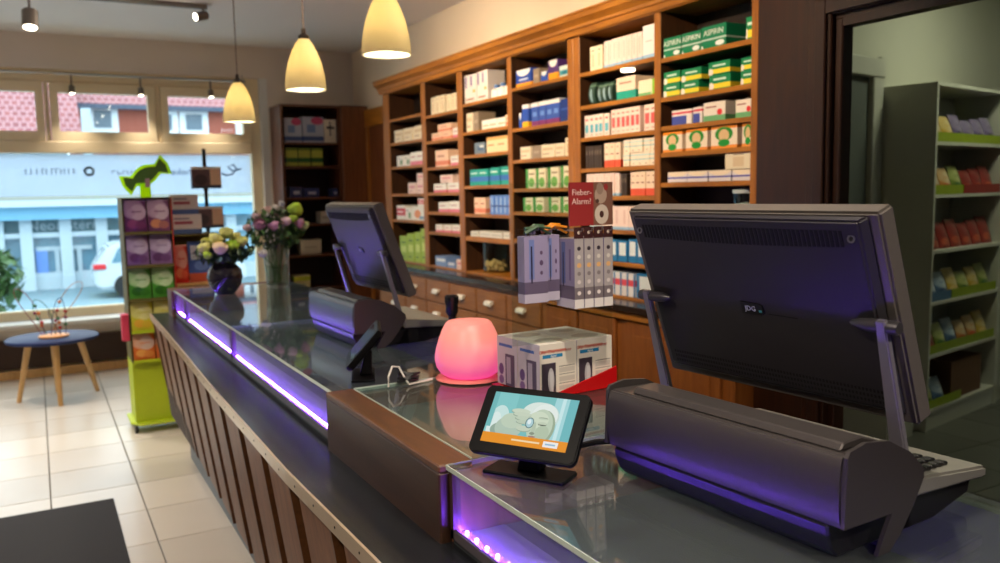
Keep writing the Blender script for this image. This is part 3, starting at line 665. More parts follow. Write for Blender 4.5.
pl_ = thing('puck_light', (2.66, 3.42, 2.05), 'small round white lamp under the top shelf of the fifth bay', 'lamp')
G().lathe([(0, 0), (.034, 0), (.036, .008), (.036, .012), (0, .012)], (2.645, 3.42, ROWS[4][0]-.0235), 20).build('diffuser', emit('puck_glow', (255, 236, 200), 5), pl_)

# ---- tall cabinet on the back wall
bcab = thing('back_cabinet', (2.4, 7.9, 0), 'tall dark brown open cabinet in the corner beside the window', 'cabinet')
CY0, CY1 = 7.72, 8.09
WBC = wood('back_cabinet_wood', (78, 42, 24), (108, 64, 38), (1, 1, 10))
box('side_panel', 2.01, 2.035, CY0, CY1, 0, 2.31, WBC, bcab); box('side_panel', 2.555, 2.575, CY0, CY1, 0, 2.31, WBC, bcab)
box('back_panel', 2.035, 2.555, CY1-.015, CY1, .06, 2.31, DKB, bcab); box('top_panel', 2.01, 2.575, CY0, CY1, 2.31, 2.33, WBC, bcab)
box('plinth', 2.035, 2.555, CY0+.02, CY1-.02, 0, .06, WBC, bcab)
BZ = [.62, .93, 1.22, 1.47, 1.76, 1.975]
for z in BZ: box('shelf_board', 2.035, 2.555, CY0+.005, CY1-.015, z-.01, z+.01, WBC, bcab)
cc = thing('corner_cupboard', (2.7, 7.9, 0), 'narrow closed brown cupboard in the corner right of the open cabinet', 'cabinet')
box('body', 2.578, 2.845, CY0-.02, CY1, 0, 2.335, WBC, cc, .004); box('door', 2.582, 2.84, CY0-.04, CY0-.021, .05, 2.32, wood('corner_door_wood', (104, 58, 30), (138, 82, 46), (1, 1, 12)), cc, .004)
def bgoods(row, items):
    z = BZ[row]+.0105
    cnt = {}; seen = {}
    for it in items: cnt[it[4]] = cnt.get(it[4], 0)+1
    for x0, x1, h, d, key, base, shapes in items:
        seen[key] = seen.get(key, 0)+1
        mt = printmat('bprint_'+key, base, shapes, axes=('X', 'Z'), flip=False)
        o = box('carton', x0, x1, CY0+.05, CY0+.19, z, z+h, mt, None, .002)
        lab = KIND.get(key, (d,))[0] if False else d
        tag(o, lab if cnt[key] == 1 else '%s, %s from the left' % (lab, ORD[seen[key]-1]), 'box', 'cartons in the corner cabinet')
BLU = ('blue and pink carton on the top shelf of corner cabinet', 'bp', (176, 186, 206), [('r', 0, 1, .08, .25, (60, 90, 150)), ('e', .7, .85, .3, .15, (200, 80, 120)), ('r', .2, .6, .4, .7, (110, 140, 190))])
bgoods(5, [(2.06, 2.22, .225, *BLU), (2.23, 2.43, .24, *BLU), (2.435, 2.55, .22, 'white carton with black cross on corner cabinet top shelf', 'bc', (226, 218, 200), [('r', .45, .55, .3, .9, (40, 40, 50)), ('r', .2, .85, .6, .7, (40, 40, 50))])])
LIM = ('yellow-green tea box on the second shelf of corner cabinet', 'tea', (176, 184, 70), [('r', .0, 1, .2, .45, (40, 100, 40)), ('r', 0, 1, .85, 1, (110, 140, 50))])
bgoods(4, [(2.06, 2.17, .17, *LIM), (2.18, 2.29, .17, *LIM), (2.30, 2.41, .17, *LIM)])
NVY = ('navy box with white print on third shelf of corner cabinet', 'navy', (40, 56, 110), [('r', .3, .8, .3, .6, (170, 176, 200))])
bgoods(3, [(2.08, 2.2, .1, *NVY), (2.21, 2.36, .085, *NVY), (2.49, 2.545, .08, *NVY)])
bgoods(2, [(2.36, 2.55, .11, 'grey-white box on the fourth shelf of corner cabinet', 'gw', (196, 188, 176), [('r', .1, .9, .4, .6, (160, 150, 140))])])
bgoods(1, [(2.16, 2.36, .14, 'plain cream carton on the fifth shelf of corner cabinet', 'pc', (206, 198, 176), [('r', .2, .8, .45, .55, (180, 170, 150))])])
bgoods(0, [(2.08, 2.24, .12, 'small yellow and green box on lowest shelf of corner cabinet', 'yg', (216, 206, 150), [('r', 0, 1, .55, .9, (190, 200, 50)), ('r', .2, .7, .2, .3, (120, 110, 80))])])
# ================================================================== SALES COUNTER
CT = 1.0
ct = thing('sales_counter', (.95, 2.6, 0), 'long brown sales counter with slatted front and dark customer ledge', 'counter')
LEDGE = M('ledge_dark', (28, 29, 32), .26, var=.15, scale=40)
front = [(.484, .05), (.486, 1.37), (.477, 1.94), (.482, 2.4), (.487, 2.9), (.505, 3.7), (.518, 4.35), (.528, 5.06)]
G().prism([(x+.004, y) for x, y in front]+[(.665, 5.06), (.665, .05)], .822, .85, 'z').build('ledge', LEDGE, ct, .002)
st = G()
for (x0, y0), (x1, y1) in zip(front[:-1], front[1:]):
    st.add([(x0, y0, .818), (x1, y1, .818), (x1, y1, .852), (x0, y0, .852), (x0+.006, y0, .818), (x1+.006, y1, .818), (x1+.006, y1, .852), (x0+.006, y0, .852)], [(0,1,2,3),(7,6,5,4),(0,4,5,1),(3,2,6,7),(1,5,6,2),(0,3,7,4)])
strip = st.build('edge_strip', M('edge_strip', (200, 180, 154), .3, metal=.4), ct)
scm = G().lathe([(0, 0), (.003, 0), (.0026, .0012), (0, .0014)], (0, 0, 0), 8).xf(Matrix.Rotation(-PI/2, 4, 'Y')).mesh('screw'); scm.materials.append(M('screw_dark', (60, 50, 44), .4, metal=.7))
for i in range(26):
    yy = 1.3+i*.14
    for (x0, y0), (x1, y1) in zip(front[:-1], front[1:]):
        if y0 <= yy < y1:
            o = bpy.data.objects.new('screw', scm); COL.objects.link(o); o.parent = strip; o.location = Vector((x0+(x1-x0)*(yy-y0)/(y1-y0), yy, .835))-org(strip)
def ledx(y):
    for (x0, y0), (x1, y1) in zip(front[:-1], front[1:]):
        if y0 <= y <= y1: return x0+(x1-x0)*(y-y0)/(y1-y0)
    return .53
SLB = M('slat_gap_dark', (50, 28, 16), .7)
g = G(); g.add([(ledx(.1)+.03, .1, .82), (ledx(5.0)+.03, 5.0, .82), (.60, 5.0, .27), (.585, .1, .27), (.70, .1, .82), (.70, 5.0, .82), (.70, 5.0, .27), (.70, .1, .27)], [(0,1,2,3),(4,7,6,5),(0,4,5,1),(2,6,7,3),(1,5,6,2),(0,3,7,4)]); g.build('front_backing', SLB, ct)
k = 0; y = 1.563-.305*4
while y < 4.95:
    a, b = y+.075, min(y+.305, 5.02)
    xa, xb = ledx(a)+.008, ledx(b)+.008
    g = G(); dx = .075
    g.add([(xa, a, .82), (xb, b, .82), (xb+dx, b, .275), (xa+dx, a, .275), (xa+.018, a, .82), (xb+.018, b, .82), (xb+dx+.018, b, .275), (xa+dx+.018, a, .275)], [(0,1,2,3),(7,6,5,4),(0,4,5,1),(2,6,7,3),(1,5,6,2),(0,3,7,4)])
    g.build('slat', WCT, ct, .003)
    # light edge batten beside the gap
    g = G(); g.add([(xa-.004, a-.016, .82), (xa-.004, a-.002, .82), (xa+dx-.004, a-.002, .275), (xa+dx-.004, a-.016, .275), (xa+.02, a-.016, .82), (xa+.02, a-.002, .82), (xa+dx+.02, a-.002, .275), (xa+dx+.02, a-.016, .275)], [(0,1,2,3),(7,6,5,4),(0,4,5,1),(2,6,7,3),(1,5,6,2),(0,3,7,4)])
    g.build('batten', WCY, ct)
    y += .305
box('carcass', .70, 1.285, .1, 5.0, .08, .845, WCT, ct); box('plinth', .69, 1.24, .12, 4.98, 0, .08, M('plinth_grey', (96, 104, 112), .5), ct)
box('end_panel', .62, 1.285, 4.84, 5.0, .845, .995, WCY, ct, .003)
# wooden middle section between the glass cases
wm = thing('wooden_counter_section', (.95, 1.7, .85), 'raised brown wooden counter section between the glass cases', 'counter section')
box('front_panel', .616, .640, 1.362, 2.045, .846, .985, wood('section_front_shaded', (48, 29, 18), (72, 45, 28), (1, 9, 1)), wm, .003); box('side_panel', .640, 1.285, 2.025, 2.045, .846, .985, WCT, wm); box('side_panel', .640, 1.285, 1.362, 1.382, .846, .985, WCT, wm); box('back_panel', 1.265, 1.285, 1.382, 2.025, .846, .985, WCT, wm)  # front panel wood darkened: its unlit side is put into the colour
box('top_strip', .616, .688, 1.362, 2.045, .985, 1.0, WCY, wm, .003); box('top_strip', 1.235, 1.285, 1.362, 2.045, .985, 1.0, WCY, wm, .003)
box('tray', .640, 1.265, 1.382, 2.025, .93, .94, M('case_grey', (112, 116, 112), .6), wm)
TOPG = glass('counter_glass', (.80, .88, .86), .02, 1.5, milk=.05)
EDGEG = M('glass_edge', (196, 210, 200), .2)
box('top_glass', .690, 1.234, 1.37, 2.04, .991, .999, TOPG, wm); box('glass_edge', .6885, .690, 1.37, 2.04, .991, 1.0008, EDGEG, wm); box('glass_edge', .690, 1.234, 2.0402, 2.0422, .991, 1.0008, EDGEG, wm)
def led_case(nm, label, y0, y1, splits, wallat, ls, lr):
    t = thing(nm, (.95, (y0+y1)/2, .85), label, 'display case')
    box('base', 0.640, 1.28, y0, y1, .846, .862, M('case_floor', (58, 62, 64), .5, var=.15, scale=6), t)
    box('added_glow_tray', .666, .745, y0+.005, y1-.005, .8622, .866, M('glow_tray_pale', (120, 120, 130), .5), t)  # pale strip added to catch the violet glow above the dark floor
    box('back_panel', 1.265, 1.28, y0, y1, .862, .99, M('case_dark', (62, 66, 66), .6), t)
    prev = y0
    for i, (a, b) in enumerate(splits):
        box('top_glass', .632, 1.288, a, b, .991, 1.0, TOPG, t)
        ed = G().box(.6305, .632, a, b, .991, 1.0); ed.box(.6305, 1.288, b, b+.0012, .991, 1.0); ed.build('glass_edge', EDGEG, t)
    for a, b in wallat:
        box('front_glass', .640, .645, a, b, .872, .990, milky('front_acrylic', (.8, .8, .86), .13) if 'front_acrylic' not in MATS else MATS['front_acrylic'], t)
        box('bottom_channel', .640, .664, a, b, .862, .8715, M('channel_grey', (120, 110, 116), .35, metal=.6), t); box('light_baffle_lip', .634, .6395, a, b, .862, .880, MATS['channel_grey'], t)  # outer lip added to keep violet light off the ledge
        for yy in (a, b-.012): box('post', .634, .650, yy, yy+.012, .862, .990, M('post_brown', (70, 48, 40), .4), t)
    lm = G().ball((0, 0, 0), lr, lr, lr*.85, 8, 5).mesh('led', smooth='all'); lm.materials.append(MATS['led_glow'])
    sp = box('led_strip', .648, .662, y0+.01, y1-.01, .8715, .873, M('led_board', (120, 90, 140), .5), t)
    n = int((y1-y0-.03)/ls)
    for i in range(n):
        o = bpy.data.objects.new('led', lm); COL.objects.link(o); o.parent = sp; o.location = Vector((.655, y1-.025-i*ls, .8762))-org(sp)
    return t
mt, nt, b = newmat('led_glow'); b.inputs['Base Color'].default_value = (.8, .7, 1, 1); b.inputs['Emission Color'].default_value = (.20, .05, 1.0, 1); b.inputs['Emission Strength'].default_value = LEDP; MATS['led_glow'] = mt
led_case('glass_display_case', 'near glass display case with violet lights under the near cash register', .12, 1.355, [(.12, 1.362)], [(.12, 1.355)], .039, .0031)
led_case('glass_display_case', 'far glass display case with violet lights under the far cash register and vases', 2.05, 4.83, [(2.046, 3.312), (3.316, 4.83)], [(2.05, 3.325), (3.335, 4.465), (4.475, 4.83)], .025, .0023)

# ================================================================== CASH REGISTERS
def make_pos():
    t = thing('cash_register', (.865, .93, CT), 'near cash register with large tilted screen seen from behind', 'cash register')
    X, Y0, Y1 = .865, .695, 1.165
    P = lambda pts: [(X+a, CT+z) for a, z in pts]
    DB = M('register_black', (20, 19, 22), .32)
    body = G().prism(P([(.003, .052), (.0, .062), (-.002, .075), (-.003, .09), (-.0034, .105), (-.003, .12), (-.0012, .135), (.0015, .146), (.006, .152), (.10, .150), (.165, .11), (.168, .09), (.10, .052)]), Y0+.006, Y1, 'y').build('body', SILV, t, .003, 2, True)
    G().prism(P([(.004, .051), (.006, .035), (.016, .012), (.028, .0005), (.20, .0005), (.20, .051)]), Y0+.03, Y1-.01, 'y').build('base', DB, t, .003)
    G().prism(P([(.012, .1525), (.020, .163), (.06, .165), (.10, .152)]), Y0+.02, Y1-.05, 'y').build('printer_cover', SILV, t, .002)
    cap = P([(-.003, .056), (.001, .15), (.006, .158), (.04, .164), (.09, .158), (.14, .134), (.176, .104), (.178, .09), (.155, .055), (.125, .02), (.10, .0005), (.072, .0005), (.085, .025), (.103, .054)])
    for a, b_ in ((Y0, Y0+.006), (Y1, Y1+.006)): G().prism(cap, a, b_, 'y').build('end_cap', SILV, t)
    # keyboard
    kb = G().prism(P([(.175, .085), (.372, .064), (.372, .046), (.175, .056)]), Y0+.012, Y1-.02, 'y').build('keyboard', M('keyboard_silver', (150, 148, 140), .35, metal=.4), t, .004, 2)
    G().prism(P([(.19, .055), (.362, .045), (.355, .02), (.26, .0005), (.15, .0005)]), Y0+.03, Y1-.03, 'y').build('keyboard_foot', DB, t, .003)
    km = G().box(-.0075, .0075, -.0075, .0075, 0, .006).mesh('key', bevel=.0015); km.materials.append(BLK)
    ks = -.021/.197
    for i in range(6):
        for j in range(20):
            o = bpy.data.objects.new('key', km); COL.objects.link(o); o.parent = kb
            xx = .198+i*.0205; o.location = Vector((X+xx, Y0+.030+j*.0195+.003*i, CT+.085+(xx-.175)*ks))-org(kb); o.rotation_euler = (0, math.atan(-ks), 0)
    # screen
    d = Vector((.343, 0, -.939)).normalized(); nb = Vector((-.939, 0, -.343)).normalized()
    O = Vector((.983, 0, 1.474))
    def q(yy, tt, n): p = O+d*tt+nb*n; return Vector((p.x, yy, p.z))
    ya, yb, h = .716, 1.210, .328
    RIM = M('screen_rim', (112, 106, 100), .35, metal=.3, var=.04, scale=200); BK = M('screen_back', (44, 41, 46), .42, var=.05, scale=150)
    def ring(n0, n1, i0, i1, i0t, i1t):   # quads between two inset rectangles
        A = [q(ya+i0, i0t, n0), q(yb-i0, i0t, n0), q(yb-i0, h-i0, n0), q(ya+i0, h-i0, n0)]; B = [q(ya+i1, i1t, n1), q(yb-i1, i1t, n1), q(yb-i1, h-i1, n1), q(ya+i1, h-i1, n1)]
        return A, B
    g = G(); A, B = ring(0, .034, 0, 0, 0, 0); g.add(A+B, [(0,1,2,3),(0,4,5,1),(1,5,6,2),(2,6,7,3),(3,7,4,0),(7,6,5,4)]); scr = g.build('screen_housing', RIM, t, .004, 2)
    g = G(); A, B = ring(.0345, .046, .014, .026, .004, .009); g.add(A+B, [(0,1,2,3),(0,4,5,1),(1,5,6,2),(2,6,7,3),(3,7,4,0),(7,6,5,4)]); bkp = g.build('back_cover', BK, t, .003, 2)
    g = G(); A, B = ring(-.0015, -.0005, .014, .014, .014, .014); g.add(A+B, [(0,1,2,3),(0,4,5,1),(1,5,6,2),(2,6,7,3),(3,7,4,0),(7,6,5,4)]); g.build('display', M('display_glass', (12, 14, 18), .1), t)
    # vents
    g = G(); nS = 52; v0, v1 = .772, 1.165
    for i in range(nS):
        yy = v0+(v1-v0)*i/(nS-1); l = .024+.004*math.sin(PI*i/(nS-1))
        g.add([q(yy-.0025, .023, .0466), q(yy+.0025, .023, .0466), q(yy+.0025, .023+l, .0466), q(yy-.0025, .023+l, .0466), q(yy-.0025, .023, .0455), q(yy+.0025, .023, .0455), q(yy+.0025, .023+l, .0455), q(yy-.0025, .023+l, .0455)], [(0,1,2,3),(7,6,5,4),(0,4,5,1),(1,5,6,2),(2,6,7,3),(3,7,4,0)])
    vs = g.build('vent_slots', M('slot_black', (6, 6, 8), .8), bkp); vs['kind'] = 'stuff'
    g = G()
    for i in range(70):
        yy = .75+.42*i/69
        for r in range(3):
            tt = .272+r*.009; g.add([q(yy-.0018, tt, .0465), q(yy+.0018, tt, .0465), q(yy+.0018, tt+.005, .0465), q(yy-.0018, tt+.005, .0465)], [(0, 1, 2, 3)])
    vs = g.build('vent_slots', MATS['slot_black'], bkp); vs['kind'] = 'stuff'
    for yy in (.756, 1.176):
        g = G().lathe([(.0035, 0), (.006, 0), (.006, .0015), (.0035, .0015), (.0035, 0)], (0, 0, 0), 14, cap=False); g.xf(frame(q(yy, .034, .0462), (0, -1, 0), (0, 0, 1))); g.build('screw', M('screw_pale', (150, 150, 156), .3, metal=.8), bkp)
    # badge
    b0 = q(.960, .163, .0468)
    fr = frame(b0, (0, -1, 0), -d)
    g = G().prism([(-.022, -.0105), (.017, -.0105), (.023, -.004), (.021, .007), (.015, .0095), (-.022, .0105)], -.0008, .0012, 'z').xf(fr); bd = g.build('badge', BLK, bkp)
    text('JDG', .0125, M('badge_silver', (190, 196, 206), .3), fr @ Matrix.Translation((-.003, 0, .0018)), bd, extrude=.0004)
    G().prism([(.0135, -.005), (.019, -.005), (.019, -.001), (.0135, -.001)], .0012, .002, 'z').xf(fr).build('emblem', M('badge_teal', (60, 150, 150), .3), bd)
    g = G().add([q(.93, .169, .0467), q(.875, .170, .0467), q(.875, .1715, .0467), q(.93, .1705, .0467)], [(0, 1, 2, 3)]); g.build('crease', MATS['slot_black'], bkp)
    # arms and pivots
    AM = M('register_arm', (150, 146, 156), .3, metal=.5)
    for yy, inn in ((.724, 1), (1.186, -1)):
        p = q(yy, .158, .062); e = Vector((1.035, yy, 1.100))
        g = G()
        ax = (e-p).normalized(); sd = Vector((0, 1, 0)); fw_ = ax.cross(sd)
        vs = []
        for pt, wd in ((p-ax*.012, .0075), (p+(e-p)*.5, .010), (e+ax*.02, .0135)):
            for sa, sb in ((-1, -1), (1, -1), (1, 1), (-1, 1)): vs.append(pt+sd*sa*wd+fw_*sb*.0055)
        fs = [(3, 2, 1, 0), (8, 9, 10, 11)]
        for s_ in (0, 4):
            for k_ in range(4): fs.append((s_+k_, s_+(k_+1) % 4, s_+4+(k_+1) % 4, s_+4+k_))
        g.add(vs, fs); g.build('arm', AM, t, .002, 2)
        g = G().lathe([(0, -.022), (.0085, -.022), (.0098, -.018), (.0098, .02), (.008, .036), (.004, .05), (0, .054)], (0, 0, 0), 16)
        g.xf(Matrix.Translation(q(yy, .158, .0575)) @ Matrix.Rotation(-PI/2*inn, 4, 'X')); g.build('pivot', M('pivot_grey', (88, 86, 88), .35, metal=.6), t, smooth=True)
    # small cable at the back
    return t
pos = make_pos(); pos.rotation_euler = (0, 0, math.radians(4)); pos.location.x += .006
dup(pos, (.862, 2.765, CT), math.radians(1), 'far cash register with tilted screen between the vases and pink lamp', skip=('key', 'crease'))

# ================================================================== CUSTOMER DISPLAYS (tablets)
SCRN = None
def make_tablet(loc, yaw, tilt, label, lit):
    t = thing('customer_display', loc, label, 'display')
    L = Vector(loc); DK = M('display_black', (5, 5, 6), .45, spec=.15)
    Rz = Matrix.Translation(L) @ Matrix.Rotation(yaw, 4, 'Z')
    g = G().prism([(-.078, -.034), (.078, -.034), (.080, -.030), (.080, .026), (.076, .030), (-.076, .030), (-.080, .026), (-.080, -.030)], 0, .0075, 'z').xf(Rz); g.build('foot', DK, t, .002)
    g = G()
    g.add([(-.022, -.012, .0075), (.022, -.012, .0075), (.022, .022, .0075), (-.022, .022, .0075), (-.016, .006, .07), (.016, .006, .07), (.016, .024, .075), (-.016, .024, .075)], [(3,2,1,0),(4,5,6,7),(0,1,5,4),(1,2,6,5),(2,3,7,6),(3,0,4,7)])
    g.xf(Rz); g.build('stem', DK, t, .003)
    Pm = Rz @ Matrix.Translation((0, .002, .090)) @ Matrix.Rotation(-tilt, 4, 'X')
    w, h = .1035, .066
    def rr(hw, hh, r=.008):
        return [(-hw+r, -hh), (hw-r, -hh), (hw, -hh+r), (hw, hh-r), (hw-r, hh), (-hw+r, hh), (-hw, hh-r), (-hw, -hh+r)]
    # polygon lives in local x,z ; thickness along local y
    g = G().prism(rr(w, h), -.006, .008, 'y').xf(Pm); hs = g.build('housing', DK, t, .002, 2)
    g = G().prism(rr(w-.004, h-.004, .005), .0082, .013, 'y').xf(Pm); g.build('rear_cover', DK, hs, .002)
    sw, sh = .083, .049
    me = bpy.data.meshes.new('screen')
    if lit:
        o = bpy.data.objects.new('screen', me); COL.objects.link(o)
        # screen mesh in its own local frame so that the print sits in bounding-box coordinates
        gg = G().box(-sw, sw, -.0004, 0, -sh, sh); m2 = gg.mesh('screen'); o.data = m2
        o.matrix_parent_inverse = Matrix.Identity(4); o.parent = hs
        loc_m = Matrix.Translation(-L) @ Pm @ Matrix.Translation((0, -.0062, .004)); o.matrix_basis = loc_m
        ORG[o.name] = L
        SK = (196, 214, 190); HR = (226, 240, 232)
        mt = printmat('tablet_screen', (120, 196, 196), [
            ('r', 0, .3, .0, 1, (132, 206, 206)), ('r', .74, .9, 0, 1, (168, 222, 226)), ('r', .82, .86, 0, 1, (206, 240, 242)),
            ('e', .14, .40, .12, .34, (206, 236, 232)), ('e', .10, .30, .08, .30, (226, 244, 240)), ('r', .90, 1, 0, 1, (110, 190, 196)), ('r', .0, .06, .3, 1, (112, 190, 192)),
            ('e', .62, .60, .21, .28, (206, 230, 224)), ('e', .58, .66, .19, .22, HR), ('e', .66, .62, .15, .24, (236, 246, 240)),
            ('e', .66, .40, .15, .34, (158, 178, 152)), ('e', .635, .42, .145, .33, SK), ('e', .60, .54, .12, .16, (212, 226, 202)), ('e', .68, .30, .08, .14, (184, 202, 176)),
            ('e', .24, .26, .17, .16, (150, 176, 160)), ('e', .28, .32, .16, .22, (182, 204, 186)), ('e', .30, .46, .13, .15, (196, 214, 192)),
            ('e', .37, .655, .11, .055, (150, 172, 152)), ('e', .375, .665, .11, .050, (208, 222, 200)), ('e', .40, .595, .11, .05, (148, 170, 150)), ('e', .405, .605, .11, .045, (204, 218, 196)),
            ('e', .42, .525, .095, .045, (146, 168, 148)), ('e', .425, .535, .095, .042, (198, 214, 192)), ('e', .43, .455, .08, .04, (146, 168, 148)), ('e', .435, .463, .08, .037, (194, 210, 188)),
            ('e', .46, .33, .085, .06, (156, 178, 158)), ('e', .455, .34, .085, .052, (202, 216, 194)),
            ('e', .512, .46, .050, .105, (84, 120, 124)), ('e', .512, .46, .040, .088, (176, 214, 220)), ('e', .505, .48, .022, .05, (232, 246, 248)),
            ('e', .655, .575, .055, .018, (136, 150, 130)), ('e', .655, .565, .055, .016, SK), ('e', .66, .465, .052, .034, (150, 166, 144)), ('e', .66, .475, .050, .030, (200, 214, 190)), ('e', .66, .445, .048, .010, (84, 96, 84)),
            ('e', .575, .36, .022, .13, (186, 202, 178)), ('e', .572, .265, .030, .028, (140, 152, 132)), ('e', .58, .205, .045, .018, (168, 134, 124)),
            ('r', 0, 1, 0, .19, (240, 150, 16)), ('r', .73, .90, .045, .155, (246, 246, 244)), ('r', .755, .87, .085, .115, (150, 190, 220)), ('r', .36, .69, .085, .118, (252, 226, 176))],
            axes=('X', 'Z'), flip=False, strength=.85, rough=.15)
        m2.materials.append(mt)
    else:
        g = G().box(-sw, sw, -.0067, -.0061, -sh+.004, sh+.004).xf(Pm); g.build('screen', M('screen_dark', (20, 24, 30), .1), hs)
    return t
make_tablet((.736, 1.235, CT), math.radians(-58), math.radians(40), 'small black customer display with a lit eye care advert on its screen', True)
make_tablet((.762, 2.165, CT), math.radians(-110), math.radians(42), 'small black customer display seen edge-on beside the far cash register', False)
tag(G().tube([(.80, 1.262, CT+.012), (.86, 1.30, CT+.008), (.93, 1.31, CT+.007), (1.0, 1.28, CT+.007), (1.06, 1.2, CT+.007)], .006, 8).build('display_cable', BLK, smooth=True), 'thick black cable running from the lit display to the cash register', 'cable')
# cables beside the lamp
tag(G().tube([(.765, 1.99, CT+.004), (.768, 1.995, CT+.03), (.785, 2.01, CT+.052), (.805, 2.015, CT+.048), (.815, 2.0, CT+.02), (.822, 1.99, CT+.004), (.85, 2.0, CT+.003), (.90, 2.015, CT+.003)], .0028, 8).build('white_cable', M('cable_white', (220, 216, 206), .4), smooth=True), 'white charging cable bent into an upright loop beside the pink lamp', 'cable')
pts = []
for i in range(40):
    a = i*.55; r = .026+.004*math.sin(i*1.7); pts.append((.832+r*math.cos(a), 2.015+r*.8*math.sin(a), CT+.006+.022*i/40+.003*math.sin(i)))
tag(G().tube(pts, .003, 6).build('black_cable', BLK, smooth=True), 'coiled black cable lying next to the white cable', 'cable')

# ================================================================== PINK LAMP
lp = thing('table_lamp', (.997, 1.985, CT), 'glowing pink glass lamp on the counter in front of the drawers', 'lamp')
mt, nt, b = newmat('pink_glow')
tc = N(nt, 'ShaderNodeTexCoord'); sp = N(nt, 'ShaderNodeSeparateXYZ'); nt.links.new(tc.outputs['Generated'], sp.inputs[0])
cr = N(nt, 'ShaderNodeValToRGB'); cr.color_ramp.elements[0].color = (.90, .07, .32, 1); cr.color_ramp.elements[1].color = (1.0, .26, .20, 1); cr.color_ramp.elements[0].position = .12; cr.color_ramp.elements[1].position = .75
nt.links.new(sp.outputs['Z'], cr.inputs[0]); nt.links.new(cr.outputs[0], b.inputs['Emission Color']); b.inputs['Base Color'].default_value = (.45, .2, .18, 1)
b.inputs['Emission Strength'].default_value = .8; b.inputs['Roughness'].default_value = .4; MATS['pink_glow'] = mt
G().lathe([(.0, .008), (.062, .008), (.078, .018), (.089, .036), (.0925, .056), (.0895, .080), (.081, .108), (.071, .134), (.062, .151), (.056, .156), (.0, .157)], (.997, 1.985, CT), 40).build('shade', mt, lp, smooth=True)
G().lathe([(.088, .0003), (.092, .003), (.086, .0075), (0, .0075)], (.997, 1.985, CT), 40).build('base', M('lamp_base_pink', (226, 130, 120), .3), lp, smooth=True)
sm = thing('hand_stamp', (1.08, 2.33, CT), 'black hand stamp standing behind the pink lamp', 'stamp')
G().lathe([(.022, 0), (.022, .05), (.014, .065), (.012, .12), (.0, .12)], (1.10, 2.30, CT+.0005), 16).build('base', BLK, sm, smooth=True)
G().lathe([(.012, .121), (.02, .135), (.019, .155), (.022, .165), (.022, .182), (.015, .188), (0, .188)], (1.10, 2.30, CT), 16).build('grip', M('stamp_black', (26, 26, 28), .2), sm, smooth=True)

# ================================================================== THERMOMETER DISPLAY
TB = Matrix.Translation((1.035, 1.684, CT)) @ Matrix.Rotation(math.radians(4), 4, 'Z')
bw, bd_, bh = .114, .095, .128
tf = printmat('thermo_front', (232, 224, 208), [('r', .03, .72, .83, .88, (206, 150, 130)), ('r', .08, .62, .72, .79, (40, 130, 180)), ('r', .05, .43, .0, .62, (64, 54, 66)), ('e', .3, .28, .085, .24, (190, 186, 190)), ('r', .27, .36, .0, .45, (206, 204, 206)), ('r', .52, .95, .52, .535, (110, 104, 104)), ('r', .52, .95, .40, .50, (206, 198, 186)), ('r', .52, .95, .36, .372, (110, 104, 104)), ('r', .52, .95, .22, .32, (206, 198, 186)), ('r', .52, .95, .18, .192, (110, 104, 104)), ('r', .52, .92, .05, .14, (206, 198, 186))], axes=('X', 'Z'), flip=False)
ts = printmat('thermo_side', (206, 198, 214), [('r', .1, .75, .80, .86, (60, 110, 190)), ('r', .40, .85, .0, .66, (84, 74, 104)), ('r', .46, .66, .05, .6, (176, 168, 190)), ('e', .2, .32, .12, .12, (96, 70, 130)), ('e', .2, .1, .12, .09, (120, 90, 150))], axes=('Y', 'Z'), flip=True)
tt_ = printmat('thermo_top', (236, 230, 218), [('e', .55, .5, .35, .3, (190, 180, 168))], axes=('X', 'Y'), flip=False)
thm = G().box(0, bw-.002, 0, bd_-.002, .004, bh).mesh('thermometer_box')
thm.materials.append(tf); thm.materials.append(ts); thm.materials.append(tt_)
for p in thm.polygons:
    n = p.normal; p.material_index = 0 if abs(n.y) > .7 else 1 if abs(n.x) > .7 else 2
RT_ = M('print_red', (190, 70, 60), .5); WT_ = M('print_white', (244, 244, 236), .5)
for i, (nm) in enumerate(['front left', 'front right', 'rear left', 'rear right']):
    o = bpy.data.objects.new('thermometer_box', thm); COL.objects.link(o)
    o.matrix_world = TB @ Matrix.Translation(((i % 2)*bw, (i//2)*bd_, 0)); o.location.z += .0025
    ORG[o.name] = o.location.copy()
    tag(o, 'white ear thermometer box, %s one in the red counter tray' % nm, 'box', 'ear thermometer boxes')
    if i < 2:
        # lettering parented without rotation mismatch: build in local frame
        for body, sz, mt_, x, z in (('Ohr-Thermometer', .0125, RT_, .047, .109), ('digital', .0075, WT_, .041, .0975)):
            cu = text(body, sz, mt_, frame(org(o)+Vector((x, -.0006, z)), (1, 0, 0), (0, 0, 1)), o, extrude=.0002)
tray = thing('red_display_tray', (1.15, 1.8, CT), 'red acrylic tray holding the ear thermometer boxes', 'tray')
RED = M('red_acrylic', (196, 20, 24), .25)
g = G().box(-.012, 2*bw+.006, -.012, 2*bd_+.01, .0004, .0022).xf(TB); g.build('floor', RED, tray)
g = G().add([(2*bw+.002, -.006, .0025), (2*bw+.002, 2*bd_, .0025), (2*bw+.002, 2*bd_, .035), (2*bw+.002, -.006, .046), (2*bw+.006, -.006, .0025), (2*bw+.006, 2*bd_, .0025), (2*bw+.006, 2*bd_, .035), (2*bw+.006, -.006, .046)], [(0,1,2,3),(7,6,5,4),(0,4,5,1),(1,5,6,2),(2,6,7,3),(3,7,4,0)]).xf(TB); g.build('side', RED, tray)
